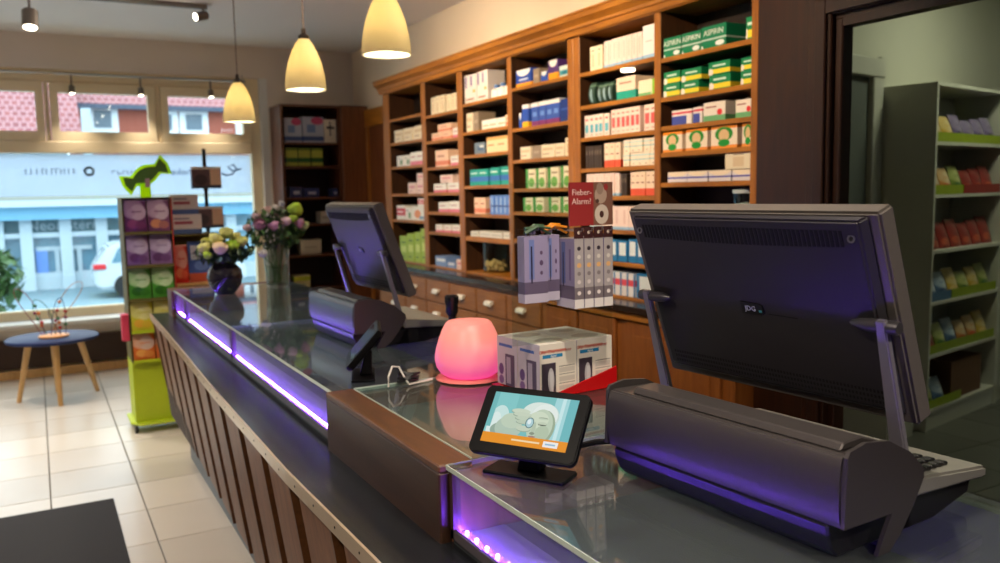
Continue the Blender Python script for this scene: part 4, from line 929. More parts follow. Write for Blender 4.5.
g = G().add([(.05, -.010, .0025), (2*bw+.006, -.010, .0025), (2*bw+.006, -.010, .052), (.05, -.010, .010), (.05, -.0065, .0025), (2*bw+.006, -.0065, .0025), (2*bw+.006, -.0065, .052), (.05, -.0065, .010)], [(0,1,2,3),(7,6,5,4),(0,4,5,1),(1,5,6,2),(2,6,7,3),(3,7,4,0)]).xf(TB); g.build('front_lip', RED, tray)
# hanging rack, resting on the boxes
rk = thing('hanging_display_rack', (1.15, 1.72, CT+.1305), 'clear acrylic rack with red fever sign above the thermometer boxes', 'display rack')
RY = 1.706; RZ = CT+.1312
box('back_plate', .975, 1.268, RY, RY+.003, RZ, 1.518, GLASS, rk)
sg = printmat('fever_sign', (150, 44, 44), [('r', .55, 1, 0, 1, (124, 84, 68)), ('e', .72, .70, .14, .2, (176, 150, 132)), ('e', .70, .85, .08, .14, (150, 126, 110)), ('e', .74, .25, .16, .23, (206, 190, 174)), ('e', .74, .25, .05, .08, (70, 40, 34)), ('e', .84, .88, .05, .08, (150, 50, 50)), ('e', .64, .56, .04, .05, (80, 50, 40))], axes=('X', 'Z'), flip=False)
sb = box('sign', 1.136, 1.266, RY-.006, RY-.001, 1.412, 1.518, sg, rk)
for body, z in (('Fieber-', 1.493), ('Alarm?', 1.471)): text(body, .0205, M('sign_pale', (226, 196, 186), .6), frame((1.143, RY-.0065, z), (1, 0, 0), (0, 0, 1)), sb, extrude=.0003, align='LEFT')
PB = 1.615
xs4 = [1.092+i*.0282 for i in range(4)]
sl = printmat('slim_front', (168, 160, 158), [('r', 0, 1, 0, .13, (226, 220, 212)), ('r', 0, 1, .13, .3, (120, 110, 112)), ('e', .5, .86, .2, .03, (50, 40, 50)), ('e', .5, .74, .2, .03, (206, 200, 190)), ('e', .5, .62, .25, .035, (220, 170, 110)), ('e', .5, .5, .2, .03, (130, 120, 120)), ('e', .5, .38, .2, .03, (210, 200, 196)), ('e', .5, .22, .2, .03, (230, 220, 214))], axes=('X', 'Z'), flip=False)
sd = printmat('slim_side', (150, 140, 170), [('r', 0, 1, 0, .13, (200, 192, 204)), ('r', 0, 1, .13, .32, (104, 92, 112)), ('r', .3, .5, .35, .95, (96, 110, 160)), ('r', .36, .42, .3, .8, (50, 44, 70)), ('r', .7, .8, .4, .85, (120, 104, 140))], axes=('Y', 'Z'), flip=True)
sbk = printmat('slim_broad', (150, 140, 170), [('r', 0, 1, 0, .14, (186, 178, 192)), ('r', 0, 1, .14, .32, (98, 86, 108)), ('r', .2, .42, .36, .95, (110, 124, 176)), ('r', .27, .34, .3, .85, (44, 40, 66)), ('e', .72, .6, .08, .04, (90, 70, 100)), ('e', .72, .45, .06, .03, (90, 70, 100)), ('e', .72, .75, .06, .03, (90, 70, 100))], axes=('X', 'Z'), flip=False)
HDR = M('header_dark', (60, 26, 26), .5); HDM = M('header_mark', (220, 200, 180), .5)
for i, x in enumerate(xs4):
    o = G().box(x, x+.0255, PB, PB+.078, 1.222, 1.386).build('slim_thermometer_box', sl)
    o.data.materials.append(sd)
    for p in o.data.polygons: p.material_index = 1 if abs(p.normal.x) > .7 else 0
    tag(o, 'slim grey thermometer box hanging on the rack, %s of four from left' % ORD[i], 'box', 'slim thermometer boxes on the rack')
    G().tube([(x+.0128, RY, 1.404), (x+.0128, PB-.012, 1.404), (x+.0128, PB-.014, 1.411)], .0012, 6).build('hook', STEEL, rk)
    hc = box('header_card', x, x+.0255, PB+.0, PB+.002, 1.387, 1.413, HDR, o)
    G().ball((x+.012, PB-.001, 1.400), .004, .001, .004, 8, 5).build('header_mark', HDM, hc)
for i, (x0, x1, yy) in enumerate(((.980, 1.044, 1.655), (1.050, 1.088, 1.672))):
    o = box('broad_thermometer_box', x0, x1, yy, yy+.032, 1.238, 1.395, sbk, None, .001)
    tag(o, "broad violet thermometer box hanging at the rack's left, %s one" % ('leftmost' if i == 0 else 'inner'), 'box', 'broad thermometer boxes on the rack')
    xm = (x0+x1)/2
    G().tube([(xm, RY, 1.409), (xm, yy-.01, 1.409), (xm, yy-.012, 1.416)], .0014, 6).build('hook', STEEL, rk)
    G().box(xm-.006, xm+.006, yy+.012, yy+.02, 1.3952, 1.4095).build('hang_tab', sbk, o)
    mtc = M('clip_green', (70, 96, 70), .4) if i == 0 else M('clip_orange', (226, 140, 30), .4)
    cl = G()
    for a, b_ in (((-.03, .0, 0), (.04, .0, .010)), ((-.025, .008, .010), (.045, .008, -.004)), ((-.02, .014, .0), (.03, .014, .016))):
        cl.tube([(xm+a[0], yy+a[1], 1.402+a[2]), (xm+(a[0]+b_[0])/2, yy+a[1], 1.412+(a[2]+b_[2])/2), (xm+b_[0], yy+b_[1], 1.402+b_[2])], .005, 6, .003)
    cl.build('clip', mtc, o)
# ================================================================== VASES AND BOUQUETS
def rose(c, r, tilt, rnd, mat, par):
    g = G(); Rm = Matrix.Translation(c) @ Matrix.Rotation(rnd.uniform(0, 6.28), 4, 'Z') @ Matrix.Rotation(tilt, 4, 'X') @ Matrix.Rotation(rnd.uniform(0, 6.28), 4, 'Z')
    for layer, (rr, op, n, hh) in enumerate(((.38, .15, 3, .95), (.68, .35, 5, .9), (1.0, .62, 6, .75))):
        for k in range(n):
            a0 = 2*PI*(k+.5*layer)/n; da = 2*PI/n*.72; b0 = len(g.v); nu, nv = 4, 4
            for iv in range(nv+1):
                v = iv/nv
                for iu in range(nu+1):
                    u = iu/nu*2-1; a = a0+u*da
                    rad = r*rr*(.30+.72*math.sin(v*PI*.66)); z = r*(-.75+v*(hh+.55)-.14*u*u*v)
                    g.v.append(Vector((rad*math.cos(a), rad*math.sin(a), z)))
            for iv in range(nv):
                for iu in range(nu):
                    i = b0+iv*(nu+1)+iu; g.f.append([i, i+1, i+nu+2, i+nu+1])
    g.ball((0, 0, -.12*r), .78*r, .78*r, .72*r, 10, 6)
    g.xf(Rm); return g.build('blossom', mat, par, smooth='all')
def bouquet(nm, base, label, vt, blooms, seed, greens, nleaf, rx, ry, rz, zc):
    rnd = random.Random(seed); t = thing(nm, base, label, 'flowers'); bx, by, bz = base
    st = G()
    for (x, y, z, r, mt) in blooms:
        rose(Vector((x, y, z)), r, rnd.uniform(.1, .7), rnd, mt, t)
        st.tube([(bx+rnd.uniform(-.02, .02), by+rnd.uniform(-.02, .02), bz), (bx+(x-bx)*.35, by+(y-by)*.35, bz+(z-bz)*.6), (x, y, z-r*.5)], .0028, 5)
    so = st.build('stems', M('stem_green', (70, 100, 44), .5), t); so['kind'] = 'stuff'
    lf = leafcloud(nleaf, (bx, by, zc), rx, ry, rz, .026, seed); lo = lf.build('foliage', greens, t); lo['kind'] = 'stuff'
    return t
YG = M('rose_yellow_green', (222, 222, 130), .6, var=.1); CR = M('rose_cream', (244, 218, 170), .6, var=.08); LG = M('rose_lime', (170, 204, 60), .6, var=.1)
PK = M('rose_mauve', (196, 140, 170), .6, var=.1); PP = M('rose_pale_pink', (226, 190, 196), .6, var=.1); WF = M('flower_white', (232, 228, 224), .6)
VB = (.835, 4.45, CT)
vz = thing('dark_vase', VB, 'round black vase on the glass counter', 'vase')
G().lathe([(.0, .0005), (.045, .0005), (.05, .006), (.078, .045), (.0895, .085), (.084, .125), (.06, .152), (.048, .16), (.05, .168), (.046, .168), (.042, .158), (0, .15)], VB, 32).build('body', M('vase_black', (24, 20, 26), .12, coat=.5), vz, smooth=True)
bl = [(.735, 4.40, 1.245, .034, YG), (.79, 4.39, 1.29, .036, YG), (.80, 4.345, 1.245, .040, CR), (.865, 4.38, 1.25, .038, LG), (.92, 4.41, 1.27, .034, YG), (.85, 4.43, 1.315, .036, YG), (.905, 4.48, 1.29, .03, YG), (.76, 4.47, 1.27, .03, YG), (.74, 4.36, 1.21, .024, LG)]
bouquet('flower_bouquet', (.835, 4.45, CT+.153), 'bouquet of yellow, cream and lime roses in the black vase', None, bl, 11, M('leaf_dark', (40, 66, 32), .5, var=.35, scale=40), 420, .155, .11, .065, 1.215)
VG = (1.155, 4.65, CT)
vz = thing('glass_vase', VG, 'tall clear glass vase on the counter behind the black vase', 'vase')
G().lathe([(.0, .0008), (.06, .0008), (.062, .004), (.07, .23), (.067, .23), (.059, .008), (0, .008)], VG, 28, cap=False).build('body', glass('vase_glass', (.86, .9, .88), .02, 1.45), vz, smooth=True)
G().lathe([(0, .0085), (.058, .0085), (.063, .12), (0, .12)], VG, 24).build('water', glass('water', (.78, .84, .80), .02, 1.33), vz, smooth=True)
bl = [(1.06, 4.60, 1.345, .036, PK), (1.13, 4.57, 1.335, .034, PK), (1.20, 4.57, 1.36, .03, PP), (1.27, 4.60, 1.345, .036, PK), (1.245, 4.56, 1.425, .04, LG), (1.275, 4.62, 1.41, .034, LG), (1.06, 4.66, 1.39, .026, PP), (1.12, 4.68, 1.42, .028, PP), (1.18, 4.7, 1.43, .026, WF), (1.0, 4.63, 1.33, .024, PP), (1.235, 4.56, 1.375, .026, LG), (1.31, 4.64, 1.33, .034, M('flower_pale_green', (206, 220, 150), .6)), (1.06, 4.56, 1.19, .026, WF), (1.19, 4.63, 1.455, .018, WF), (1.10, 4.62, 1.40, .018, WF)]
bouquet('flower_bouquet', (1.155, 4.65, CT+.02), 'bouquet of mauve roses and green blooms in the glass vase', None, bl, 23, GRN, 520, .17, .12, .115, 1.315)
lsv = leafcloud(60, (1.155, 4.65, 1.12), .04, .04, .09, .022, 9)

# ================================================================== SNACK DISPLAY STAND
LIME = M('stand_lime', (176, 196, 30), .5, var=.05); OLV = M('stand_olive', (92, 84, 34), .6)
ds = thing('snack_stand', (.61, 5.9, 0), 'lime green cardboard snack stand on wheels at the end of the counter', 'display stand')
SXa, SXb, SYa, SYb = .475, .765, 5.72, 6.02
g = G().prism([(SXa-.03, SYa+.02), (SXa+.03, SYa-.06), (SXb-.03, SYa-.06), (SXb+.02, SYa+.02), (SXb+.02, SYb), (SXa-.03, SYb)], .055, .068, 'z'); g.build('base_plate', LIME, ds, .003)
for x, y in ((SXa, SYa), (SXb-.01, SYa), (SXa, SYb-.03), (SXb-.01, SYb-.03)):
    g = G().lathe([(0, -.01), (.025, -.01), (.025, .01), (0, .01)], (0, 0, 0), 14).xf(Matrix.Translation((x, y, .0255)) @ Matrix.Rotation(PI/2, 4, 'Y')); c_ = g.build('caster', BLK, ds)
    G().box(x-.006, x+.006, y-.006, y+.006, .0505, .0548).build('caster_fork', STEEL, c_)
box('lower_panel', SXa, SXb, SYa, SYb, .068, .46, LIME, ds); 
box('side_panel', SXa, SXa+.006, SYa, SYb, .46, 1.50, OLV, ds); box('side_panel', SXb-.006, SXb, SYa, SYb, .46, 1.50, OLV, ds); box('back_panel', SXa+.006, SXb-.006, SYb-.006, SYb, .46, 1.50, OLV, ds)
TZ = [.47, .66, .862, 1.075, 1.285]
for z in TZ:
    tr_ = box('tray', SXa+.007, SXb-.007, SYa-.03, SYb-.007, z-.012, z, OLV, ds); box('tray_lip', SXa+.007, SXb-.007, SYa-.034, SYa-.0305, z-.012, z+.008, LIME if z < .8 else OLV, tr_)
box('top_panel', SXa, SXb, SYa, SYb, 1.5, 1.506, OLV, ds); box('red_edge', SXb-.004, SXb+.004, SYa-.006, SYa-.001, .9, 1.5, M('stand_red', (170, 40, 30), .5), ds)
# sweet shaped topper
cn_ = Vector((.635, 5.80, 1.648)); Rt = Matrix.Translation(cn_) @ Matrix.Rotation(math.radians(-28), 4, 'Y')
CG = M('topper_green', (88, 130, 52), .6, var=.1); CE = milky('topper_lime_edge', (.72, 1.0, .03), 1.0)
def candy(e, y0, y1, mat, nm, par):
    # e: outline grown by e metres
    wing = [(-.078-e*.3, -.018-e), (-.125-e, -.052-e), (-.138-e, .0), (-.125-e, .052+e), (-.078-e*.3, .018+e)]
    body = [(-.078+.156*i/10, .018+e+.026*math.sin(PI*i/10)) for i in range(1, 10)]
    poly = wing+body+[(-x, -z) for x, z in wing]+[(-x, -z) for x, z in body]
    return G().prism(poly, y0, y1, 'y').xf(Rt).build(nm, mat, par)
tp = candy(.018, 0, .006, CE, 'topper_card', ds); candy(0, -.006, -.0005, CG, 'topper_print', tp)
box('topper_stem', .595, .66, 5.801, 5.808, 1.506, 1.62, CE, ds); G().box(.628, .655, 5.786, 5.792, 1.57, 1.625).build('topper_label', M('label_pink', (190, 150, 160), .6), tp)
def pouch(nm, x0, x1, yb, z, h, mat, label, cat='bag', group=None, lean=.12, th=.03):
    g = G(); nu, nv = 6, 8
    for side in (-1, 1):
        for iv in range(nv+1):
            v = iv/nv
            for iu in range(nu+1):
                u = iu/nu; e = (math.sin(PI*min(max(u, .02), .98))**.5)*(math.sin(PI*min(max(v*.96+.02, .01), .99))**.5)
                g.v.append(Vector((x0+(x1-x0)*u, yb+lean*h*v+side*th*.5*e+side*.0012, z+h*v)))
    m_ = (nu+1)*(nv+1)
    for s_ in (0, m_):
        for iv in range(nv):
            for iu in range(nu):
                i = s_+iv*(nu+1)+iu; g.f.append([i, i+1, i+nu+2, i+nu+1] if s_ == 0 else [i+nu+1, i+nu+2, i+1, i])
    edge = [iu for iu in range(nu)]+[nu+(nu+1)*iv for iv in range(nv)]+[m_-1-iu for iu in range(nu)]+[(nu+1)*(nv-iv) for iv in range(nv)]
    for a, b in zip(edge, edge[1:]+edge[:1]): g.f.append([b, a, a+m_, b+m_])
    o = g.build(nm, mat, smooth=True); return tag(o, label, cat, group)
mixc = lambda a, b, f: tuple(int(x+(y-x)*f) for x, y in zip(a, b))
BAG = lambda nm, base, pic, band: printmat('bag_'+nm, base, [('e', .4, .72, .5, .3, mixc(base, band, .55)), ('e', .62, .62, .36, .24, mixc(base, band, .8)), ('e', .3, .62, .2, .12, mixc(base, band, .65)), ('e', .36, .26, .26, .14, pic), ('e', .7, .22, .24, .12, mixc(pic, base, .4)), ('r', .3, .8, .62, .65, base), ('r', 0, 1, .96, 1, mixc(base, band, .7))], axes=('X', 'Z'), flip=False, rough=.3)
BG = {'purple': BAG('purple', (92, 40, 92), (130, 60, 110), (200, 184, 206)), 'plum': BAG('plum', (110, 60, 100), (196, 130, 90), (206, 190, 200)), 'lilac': BAG('lilac', (120, 90, 140), (90, 50, 100), (196, 186, 210)),
      'green': BAG('green', (70, 140, 50), (40, 100, 30), (206, 220, 190)), 'yellow': BAG('yellow', (196, 190, 50), (220, 170, 60), (214, 210, 160)), 'orange': BAG('orange', (214, 110, 50), (230, 160, 80), (214, 206, 200))}
rowsd = [('orange', 'orange', 'orange and white snack bag, lowest row of green stand'), ('yellow', 'yellow', 'yellow snack bag, fourth row down on green stand'), ('green', 'green', 'green snack bag, third row down on green stand'), ('lilac', 'lilac', 'lilac snack bag, second row of green stand'), ('purple', 'plum', 'purple snack bag, top row of green stand')]
for z, (a, b, lab) in zip(TZ, rowsd):
    hh = {.47: .175, .66: .185, .862: .195, 1.075: .195, 1.285: .205}[z]
    pouch('snack_bag', SXa+.012, SXa+.140, SYa-.002, z+.001, hh, BG[a], lab+', left bag', 'bag', 'snack bags on the green stand')
    pouch('snack_bag', SXa+.148, SXb-.012, SYa-.002, z+.001, hh, BG[b], lab+', right bag', 'bag', 'snack bags on the green stand')
tag(box('pink_pack', SXa-.045, SXa-.001, SYa+.01, SYa+.09, .60, .77, M('pack_pink', (206, 60, 90), .5), None, .004), 'small pink pack hanging on the left side of the green stand', 'pack')
# second stand with boxes beside it
d2 = thing('side_stand', (.93, 6.25, 0), 'narrow brown display stand with red edge behind the counter end', 'display stand')
RDS = M('stand_red_print', (176, 60, 34), .5, var=.2, scale=20)
box('column', .80, 1.08, 6.24, 6.30, 0, 1.25, OLV, d2); box('shelf', .79, 1.09, 6.03, 6.24, .895, .915, WLT, d2); box('shelf', .80, 1.06, 6.05, 6.24, 1.235, 1.25, OLV, d2); box('side_panel', .79, .799, 6.03, 6.24, .915, 1.235, RDS, d2)
RB = BAG('red', (196, 40, 30), (220, 120, 80), (216, 170, 160)); BB = printmat('bag_blueprint', (60, 90, 170), [('r', 0, 1, 0, .22, (206, 90, 60)), ('r', .1, .9, .55, .9, (190, 196, 214)), ('e', .5, .4, .3, .12, (100, 130, 200))], axes=('X', 'Z'), flip=False)
pouch('red_bag', .81, .90, 6.07, .916, .26, RB, 'red snack bag on the brown side stand next to blue pack'); pouch('blue_bag', .905, 1.07, 6.07, .916, .28, BB, 'blue and red pack on the brown side stand')
CB = printmat('carton_blue', (222, 210, 208), [('r', 0, 1, 0, .25, (80, 104, 160)), ('r', .1, .7, .5, .65, (170, 70, 90)), ('r', .1, .6, .75, .82, (120, 110, 140))], axes=('X', 'Z'), flip=False)
tag(box('display_carton', .805, 1.005, 6.07, 6.17, 1.251, 1.385, CB, None, .002), 'blue and beige carton, lower one on top of the side stand', 'box', 'cartons on the side stand')
tag(box('display_carton', .81, .99, 6.08, 6.17, 1.386, 1.52, CB, None, .002), 'blue and beige carton, upper one on top of the side stand', 'box', 'cartons on the side stand')
# pole with picture cubes
pd = thing('pole_display', (1.135, 6.6, 0), 'thin black pole display with two picture cubes before the window', 'display stand')
G().lathe([(0, 0), (.14, 0), (.14, .012), (.02, .02), (0, .02)], (1.135, 6.6, 0), 24).build('foot', BLK, pd); G().tube([(1.135, 6.6, .02), (1.135, 6.6, 1.86)], .014, 10).build('pole', BLK, pd)
PC = printmat('cube_print', (96, 72, 76), [('r', 0, 1, .88, 1, (236, 226, 214)), ('r', .62, 1, .15, .88, (226, 190, 160)), ('e', .3, .4, .22, .25, (60, 46, 56)), ('r', 0, 1, 0, .12, (50, 60, 80))], axes=('X', 'Z'), flip=False)
for z, r_ in ((1.565, 0), (1.27, .3)):
    g = G().box(-.105, .105, -.06, -.0145, 0, .16).xf(Matrix.Translation((1.135, 6.6, z)) @ Matrix.Rotation(r_*0, 4, 'Z')); g.build('picture_cube', PC, pd)
    G().lathe([(.02, -.012), (.02, .0)], (1.135, 6.6, z), 12).build('collar', BLK, pd)

# ================================================================== CHILDREN'S TABLE AND BEAD TOY
tb = thing('side_table', (.06, 7.03, 0), 'low round table with navy top and pale wooden legs by the window', 'table')
G().lathe([(0, .462), (.30, .462), (.312, .468), (.312, .484), (.304, .49), (0, .49)], (.05, 7.02, 0), 40).build('table_top', M('table_navy', (30, 42, 88), .5, var=.1, spec=.2), tb, smooth=True)
for fx, fy in ((-.203, 7.09), (.069, 6.80), (.336, 7.18), (.06, 7.32)):
    tx, ty = .05+(fx-.05)*.62, 7.02+(fy-7.02)*.62
    G().tube([(fx, fy, 0.0), ((fx+tx)/2, (fy+ty)/2, .231), (tx, ty, .4615)], .017, 10, .026).build('leg', WLT, tb, smooth=True)
by = thing('bead_maze', (.06, 7.02, .49), 'wire bead maze toy on the round table', 'toy')
G().lathe([(0, .0005), (.10, .0005), (.105, .008), (.1, .016), (0, .016)], (.06, 6.98, .49), 28).build('base', M('toy_orange_wood', (226, 160, 90), .5), by, smooth=True)
wc = [(150, 40, 60), (50, 110, 70), (60, 60, 120), (200, 120, 40), (90, 60, 90)]
for i, (xa, xb, hh, yo) in enumerate(((-.34, -.10, .36, .0), (-.22, .02, .26, .05), (-.02, .13, .28, -.04), (.03, .36, .38, .03), (-.08, .05, .2, -.03))):
    s0, s1 = (-.075+i*.03), (-.06+((i*2) % 5)*.035)
    pts = []
    for k in range(17):
        q = k/16; xx = s0+(s1-s0)*q+((xa if q < .5 else xb)-(s0+(s1-s0)*q))*math.sin(PI*q)**1.0*(.95 if abs(q-.5) > .02 else .5)
        xx = s0*(1-q)+s1*q+(xa*(1-q)+xb*q-(s0*(1-q)+s1*q))*math.sin(PI*q)
        pts.append((.06+xx, 6.98+yo*math.sin(PI*q)*1.5+yo*.5, .506+hh*math.sin(PI*q)**.8))
    G().tube(pts, .0028, 6).build('wire', M('toy_wire_%d' % i, wc[i], .4), by, smooth=True)
    bd = random.Random(i)
    for k in range(3):
        p = pts[(1+k) if i % 2 else (15-k)]; G().ball(p, .014, .014, .012, 10, 6).build('bead', M('toy_bead_%d' % ((i+k) % 4), [(190, 40, 40), (220, 120, 40), (60, 120, 60), (150, 60, 90)][(i+k) % 4], .35), by, smooth=True)
# entrance mat
tag(box('door_mat', -1.1, .245, 3.0, 4.49, .0045, .012, M('mat_charcoal', (38, 38, 42), .95, var=.4, scale=120, bump=.6), None, .003), 'dark charcoal entrance mat on the tiles', 'mat')

# ================================================================== STORE ROOM SHELF
wu = thing('store_shelf', rm @ Vector((.6, .15, 0)), 'white store room shelf unit filled with sweet bags', 'shelf unit')
SW = M('store_shelf_white', (206, 206, 192), .55, var=.03)
def wbox(nm, x0, x1, y0, y1, z0, z1, mat=SW, par=wu, bev=0): return G().box(x0, x1, y0, y1, z0, z1).xf(rm).build(nm, mat, par, bev)
wbox('side_panel', 0, .02, 0, .34, 0, 2.06); wbox('side_panel', 1.0, 1.02, 0, .34, 0, 2.06); wbox('back_panel', .02, 1.0, .325, .34, .1, 2.06, M('store_shelf_back', (180, 182, 168), .7)); wbox('top_panel', 0, 1.02, 0, .34, 2.06, 2.08); wbox('plinth', .02, 1.0, .01, .325, 0, .11)
ZS = [.13, .47, .79, 1.10, 1.43, 1.74]
for z in ZS: wbox('shelf_board', .02, 1.0, .002, .325, z-.02, z)
wbox('side_panel', 1.025, 1.045, 0, .34, 0, 1.0); 
LTR = M('tray_lime', (150, 170, 30), .5, var=.15, scale=30); BTR = M('tray_blue', (70, 110, 150), .5); RTR = M('tray_red', (150, 30, 30), .5)
def tray_(x0, x1, z, mat, label):
    t = thing('sweet_tray', rm @ Vector(((x0+x1)/2, .1, z)), label, 'tray', 'trays in the store room shelf')
    wbox('floor', x0, x1, .01, .24, z+.0005, z+.003, mat, t); wbox('front_lip', x0, x1, .008, .012, z+.003, z+.055, mat, t)
    for yy in (.0,): pass
def sbag(x0, x1, z, h, mat, label):
    o = pouch('sweet_bag', x0, x1, .04, z+.0035, h, mat, label, 'bag', 'sweet bags in the store room shelf', .35, .05)
    o.matrix_world = rm @ Matrix.Translation(o.location)
SB = {k: BAG('s'+k, *v) for k, v in {'y': ((196, 160, 60), (220, 190, 120), (206, 190, 150)), 'v': ((96, 84, 120), (60, 50, 90), (150, 140, 166)), 'o': ((196, 130, 70), (206, 90, 50), (206, 196, 160)), 'r': ((150, 50, 44), (196, 90, 60), (120, 40, 40)), 'g': ((110, 130, 50), (70, 110, 50), (190, 190, 130)), 'b': ((90, 120, 160), (60, 90, 130), (196, 206, 210))}.items()}
tray_(.03, .98, ZS[5], LTR, 'lime tray on the top shelf of the store unit'); tray_(.03, .42, ZS[4], LTR, 'lime tray on the second shelf of the store unit'); tray_(.43, .98, ZS[4], RTR, 'red tray on the second shelf of the store unit')
tray_(.03, .30, ZS[2], BTR, 'blue tray on the fourth shelf of the store unit'); tray_(.31, .98, ZS[2], LTR, 'lime tray on the fourth shelf of the store unit'); tray_(.03, .98, ZS[1], LTR, 'lime tray on the fifth shelf of the store unit'); tray_(.03, .5, ZS[0], LTR, 'lime tray on the bottom shelf of the store unit')
CN = {'y': 'yellow', 'v': 'violet', 'o': 'orange', 'r': 'dark red', 'g': 'green', 'b': 'pale blue'}
for zi, row in ((5, 'yyvvvv'), (4, 'oogrrr'), (3, 'rrrrrr'), (2, 'bbygyg'), (1, 'rgbooy'), (0, 'gb')):
    cnt = {}
    for i, k in enumerate(row):
        cnt[k] = cnt.get(k, 0)+1
        sbag(.04+i*.155, .04+i*.155+.145, ZS[zi], .14+.03*((i*7+zi*3) % 3)/2, SB[k], '%s sweet bag, %s of its colour on %s shelf of store unit' % (CN[k], ORD[cnt[k]-1], ['bottom', 'fifth', 'fourth', 'third', 'second', 'top'][zi]))
o = G().box(.40, .85, .03, .30, ZS[0]+.0005, ZS[0]+.24).xf(rm).build('cardboard_box', M('cardboard_brown', (110, 76, 50), .8)); tag(o, 'brown cardboard box on the bottom shelf of the store unit', 'box')
u2 = thing('low_cabinet', rm @ Vector((1.3, .15, 0)), 'low white cabinet right of the store room shelf', 'cabinet')
wbox('body', 1.06, 1.9, .02, .34, 0, .78, SW, u2); wbox('door', 1.08, 1.46, .0, .0195, .12, .76, DW, u2, .003); wbox('door', 1.48, 1.88, .0, .0195, .12, .76, DW, u2, .003)
u3 = thing('white_chest', (4.05, 3.0, 0), 'low white chest on the store room floor', 'chest')
g = G().box(-.42, -.1, .03, .30, 0.0, .32).xf(rm); g.build('body', SW, u3, .004); g = G().box(-.425, -.095, .025, .305, .3205, .345).xf(rm); g.build('lid', SW, u3, .004)

# ================================================================== LAMPS
def pendant(loc, nm_lab):
    x, y, z = loc
    t = thing('pendant_lamp', (x, y, z), nm_lab, 'lamp', 'pendant lamps above the counter')
    pr = [(.095, 0), (.0945, .03), (.089, .075), (.078, .125), (.06, .175), (.042, .212), (.026, .235)]
    inner = [(r-.004, zz) for r, zz in pr[::-1]]
    G().lathe(pr+inner+[pr[0]], (x, y, z), 36, cap=False).build('shade', SHADE, t, smooth=True)
    G().lathe([(.026, .2355), (.026, .25), (.012, .262), (.01, .285), (0, .285)], (x, y, z), 16).build('cap', M('lamp_cap', (70, 62, 56), .4, metal=.5), t, smooth=True)
    G().tube([(x, y, z+.285), (x, y, CEIL-.0305)], .0035, 6).build('cord', M('lamp_cord', (130, 110, 96), .6), t)
    G().lathe([(.05, -.03), (.05, -.001), (0, -.001)], (x, y, CEIL), 20).build('ceiling_rose', WHITE, t)
    G().lathe([(0, .05), (.026, .058), (.034, .085), (.026, .115), (.014, .14), (.014, .2), (0, .2)], (x, y, z), 16).build('bulb', emit('bulb_glow', (255, 226, 170), 14), t, smooth=True)
    light('pendant_light', 'POINT', (x, y, z+.085), PEND, (1, .91, .70), .036, parent=t)
mt = bpy.data.materials.new('shade_glass'); mt.use_nodes = True; nt = mt.node_tree; nt.nodes.clear()
o_ = N(nt, 'ShaderNodeOutputMaterial'); mx = N(nt, 'ShaderNodeMixShader'); mx.inputs[0].default_value = .6; tl_ = N(nt, 'ShaderNodeBsdfTranslucent'); df = N(nt, 'ShaderNodeBsdfDiffuse')
tl_.inputs[0].default_value = (.95, .90, .70, 1); df.inputs[0].default_value = (.92, .88, .72, 1)
nt.links.new(df.outputs[0], mx.inputs[1]); nt.links.new(tl_.outputs[0], mx.inputs[2]); nt.links.new(mx.outputs[0], o_.inputs[0]); SHADE = mt
pendant((1.234, 3.107, 2.034), 'cream glass pendant lamp nearest the shelving, cut by the top edge')
pendant((1.165, 3.977, 1.996), 'cream glass pendant lamp, middle one of three')
pendant((1.134, 5.313, 1.954), 'cream glass pendant lamp farthest away, in front of the window')

SPM = M('spot_grey', (120, 110, 100), .4, metal=.4); SLN = emit('spot_glow', (255, 240, 214), 12)
def spot(loc, target, label, power, track_z, angle=75, r=.042, l=.13, parent=None, group='ceiling spotlights', color=(1, .86, .70), lit=True):
    t = thing('spotlight', loc, label, 'spotlight', group)
    P = Vector(loc); d = (Vector(target)-P).normalized(); q = d.to_track_quat('Z', 'Y').to_matrix().to_4x4(); mm = Matrix.Translation(P) @ q
    G().lathe([(0, -l*.5), (r*.8, -l*.5), (r, -l*.42), (r, l*.5), (r*.88, l*.5), (r*.85, l*.44), (0, l*.44)], (0, 0, 0), 20).xf(mm).build('housing', SPM, t, smooth=True)
    G().lathe([(0, l*.445), (r*.84, l*.445), (r*.84, l*.47), (0, l*.48)], (0, 0, 0), 20).xf(mm).build('lens', SLN, t)
    if track_z: G().tube([P-d*l*.2+Vector((0, 0, r*.6)), Vector((P.x-d.x*l*.2, P.y-d.y*l*.2, track_z))], .008, 8).build('bracket', SPM, t)
    if power: light('spot_light', 'SPOT', P+d*(l*.5+.005), power, color, .03, target, angle, .8, parent=t)
    return t
def track(nm, p0, p1, label):
    g = G(); a, b = Vector(p0), Vector(p1)
    g.box(min(a.x, b.x)-.018, max(a.x, b.x)+.018, min(a.y, b.y)-.018, max(a.y, b.y)+.018, a.z-.016, a.z+.016)
    tag(g.build(nm, M('track_grey', (130, 124, 116), .4, metal=.5)), label, 'light track')
TZc = CEIL-.0165
track('ceiling_track', (-2.6, 6.5, TZc), (1.18, 6.5, TZc), 'grey ceiling light track running parallel to the shop window')
def at_y(px, py, Y): return pxh(px, py, Y)
h1 = at_y(30, 19, 6.5); spot(tuple(h1), tuple(h1+Vector((-.05, -.35, -1))), 'large grey spotlight at the upper left corner', SPT*1.0, TZc-.017, 90, .05, .13)
h2 = at_y(201, 16, 6.5); spot(tuple(h2), tuple(h2+Vector((-.8, -.35, -.25))), 'small tilted spotlight near the far pendant cord', SPT*.6, TZc-.017, 80, .032, .1)
for i, x in enumerate((-1.6, -.8)): spot((x, 6.5, 2.66), (x, 6.2, 0), 'ceiling track spotlight outside the view, %s from the wall' % ORD[i], SPT, TZc-.017, 90, .05, .13)
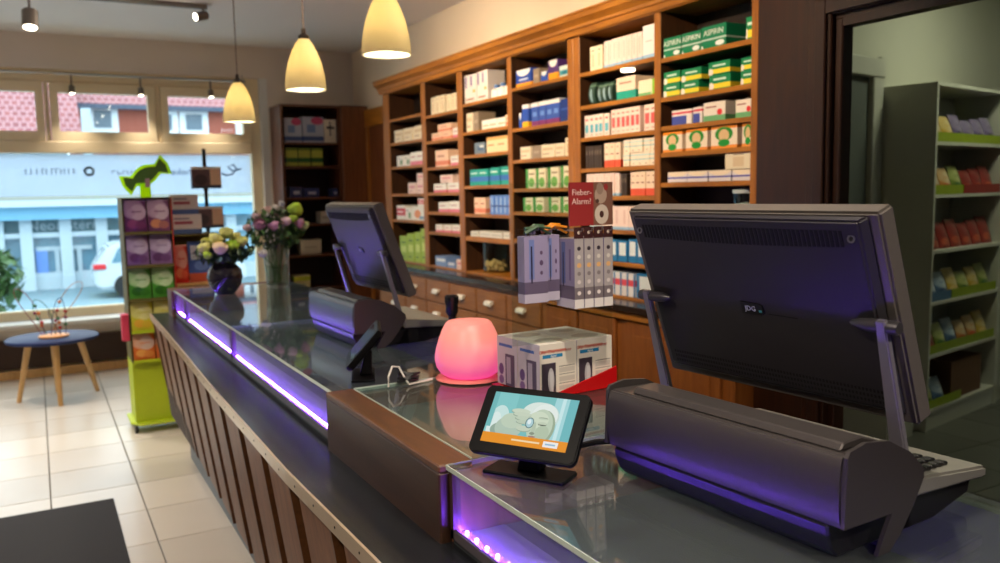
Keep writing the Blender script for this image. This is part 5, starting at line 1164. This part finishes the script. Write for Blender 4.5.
# added unseen track: fill light for the shelving and the counter
track('ceiling_track', (.85, -1.6, TZc), (.85, 5.0, TZc), 'added unseen ceiling light track parallel to the shelving')
for i, y in enumerate((2.4, 3.5, 4.7)):
    spot((.85, y, 2.66), (2.85, y+.75, 1.85), 'added unseen spotlight washing the shelving, %s from the viewer' % ORD[i], SHW, TZc-.017, 85, .05, .13, color=(1, .78, .52))
for i, (y, tg) in enumerate(((-.9, (.95, .75, 1.0)), (.9, (1.0, 1.3, 1.0)))):
    spot((.85, y, 2.66), tg, 'added unseen fill spotlight aimed at the counter, %s from the viewer' % ORD[i], SPT*(.6 if i else .9), TZc-.017, 80, .05, .13)
track('ceiling_track', (-.6, -1.6, TZc), (-.6, 4.6, TZc), 'added unseen ceiling light track above the customer area')  # unseen track added to carry fill light for the room
for i, y in enumerate((-1.2, .8, 2.6, 4.3)): spot((-.6, y, 2.66), (.1, y+.5, 0), 'added unseen customer area fill spotlight, %s from the viewer' % ORD[i], SPT, TZc-.017, 100, .05, .13)
# low-voltage rail on the window
rl = thing('window_rail', (.6, 8.04, 2.55), 'thin metal lamp rail along the top of the shop window', 'lamp rail')
G().tube([(-2.9, 8.03, 2.555), (1.78, 8.03, 2.555)], .010, 8).build('rail', STEEL, rl)
for x in (-2.4, -.9, 1.77): G().tube([(x, 8.03, 2.566), (x, 8.095, 2.59), (x, WY, 2.62)], .006, 6).build('holder', STEEL, rl)
for i, px_ in enumerate((72, 141, 211)):
    p = at_y(px_, 92+i*2, 8.03)
    t = spot((p.x, 8.03, p.z+.02), (p.x, 7.75, 1.2), 'tiny rail spotlight on the window, %s from left' % ORD[i], SPT*.22, 2.545, 100, .024, .07, group='small window rail spotlights')
# store room lamp
sl_ = thing('ceiling_lamp', (5.1, 2.5, 2.9), 'flat ceiling lamp in the store room', 'lamp')
box('housing', 4.9, 5.3, 2.3, 2.7, 2.925, 2.949, WHITE, sl_); box('diffuser', 4.92, 5.28, 2.32, 2.68, 2.915, 2.9245, emit('store_diffuser', (236, 240, 206), STO), sl_)
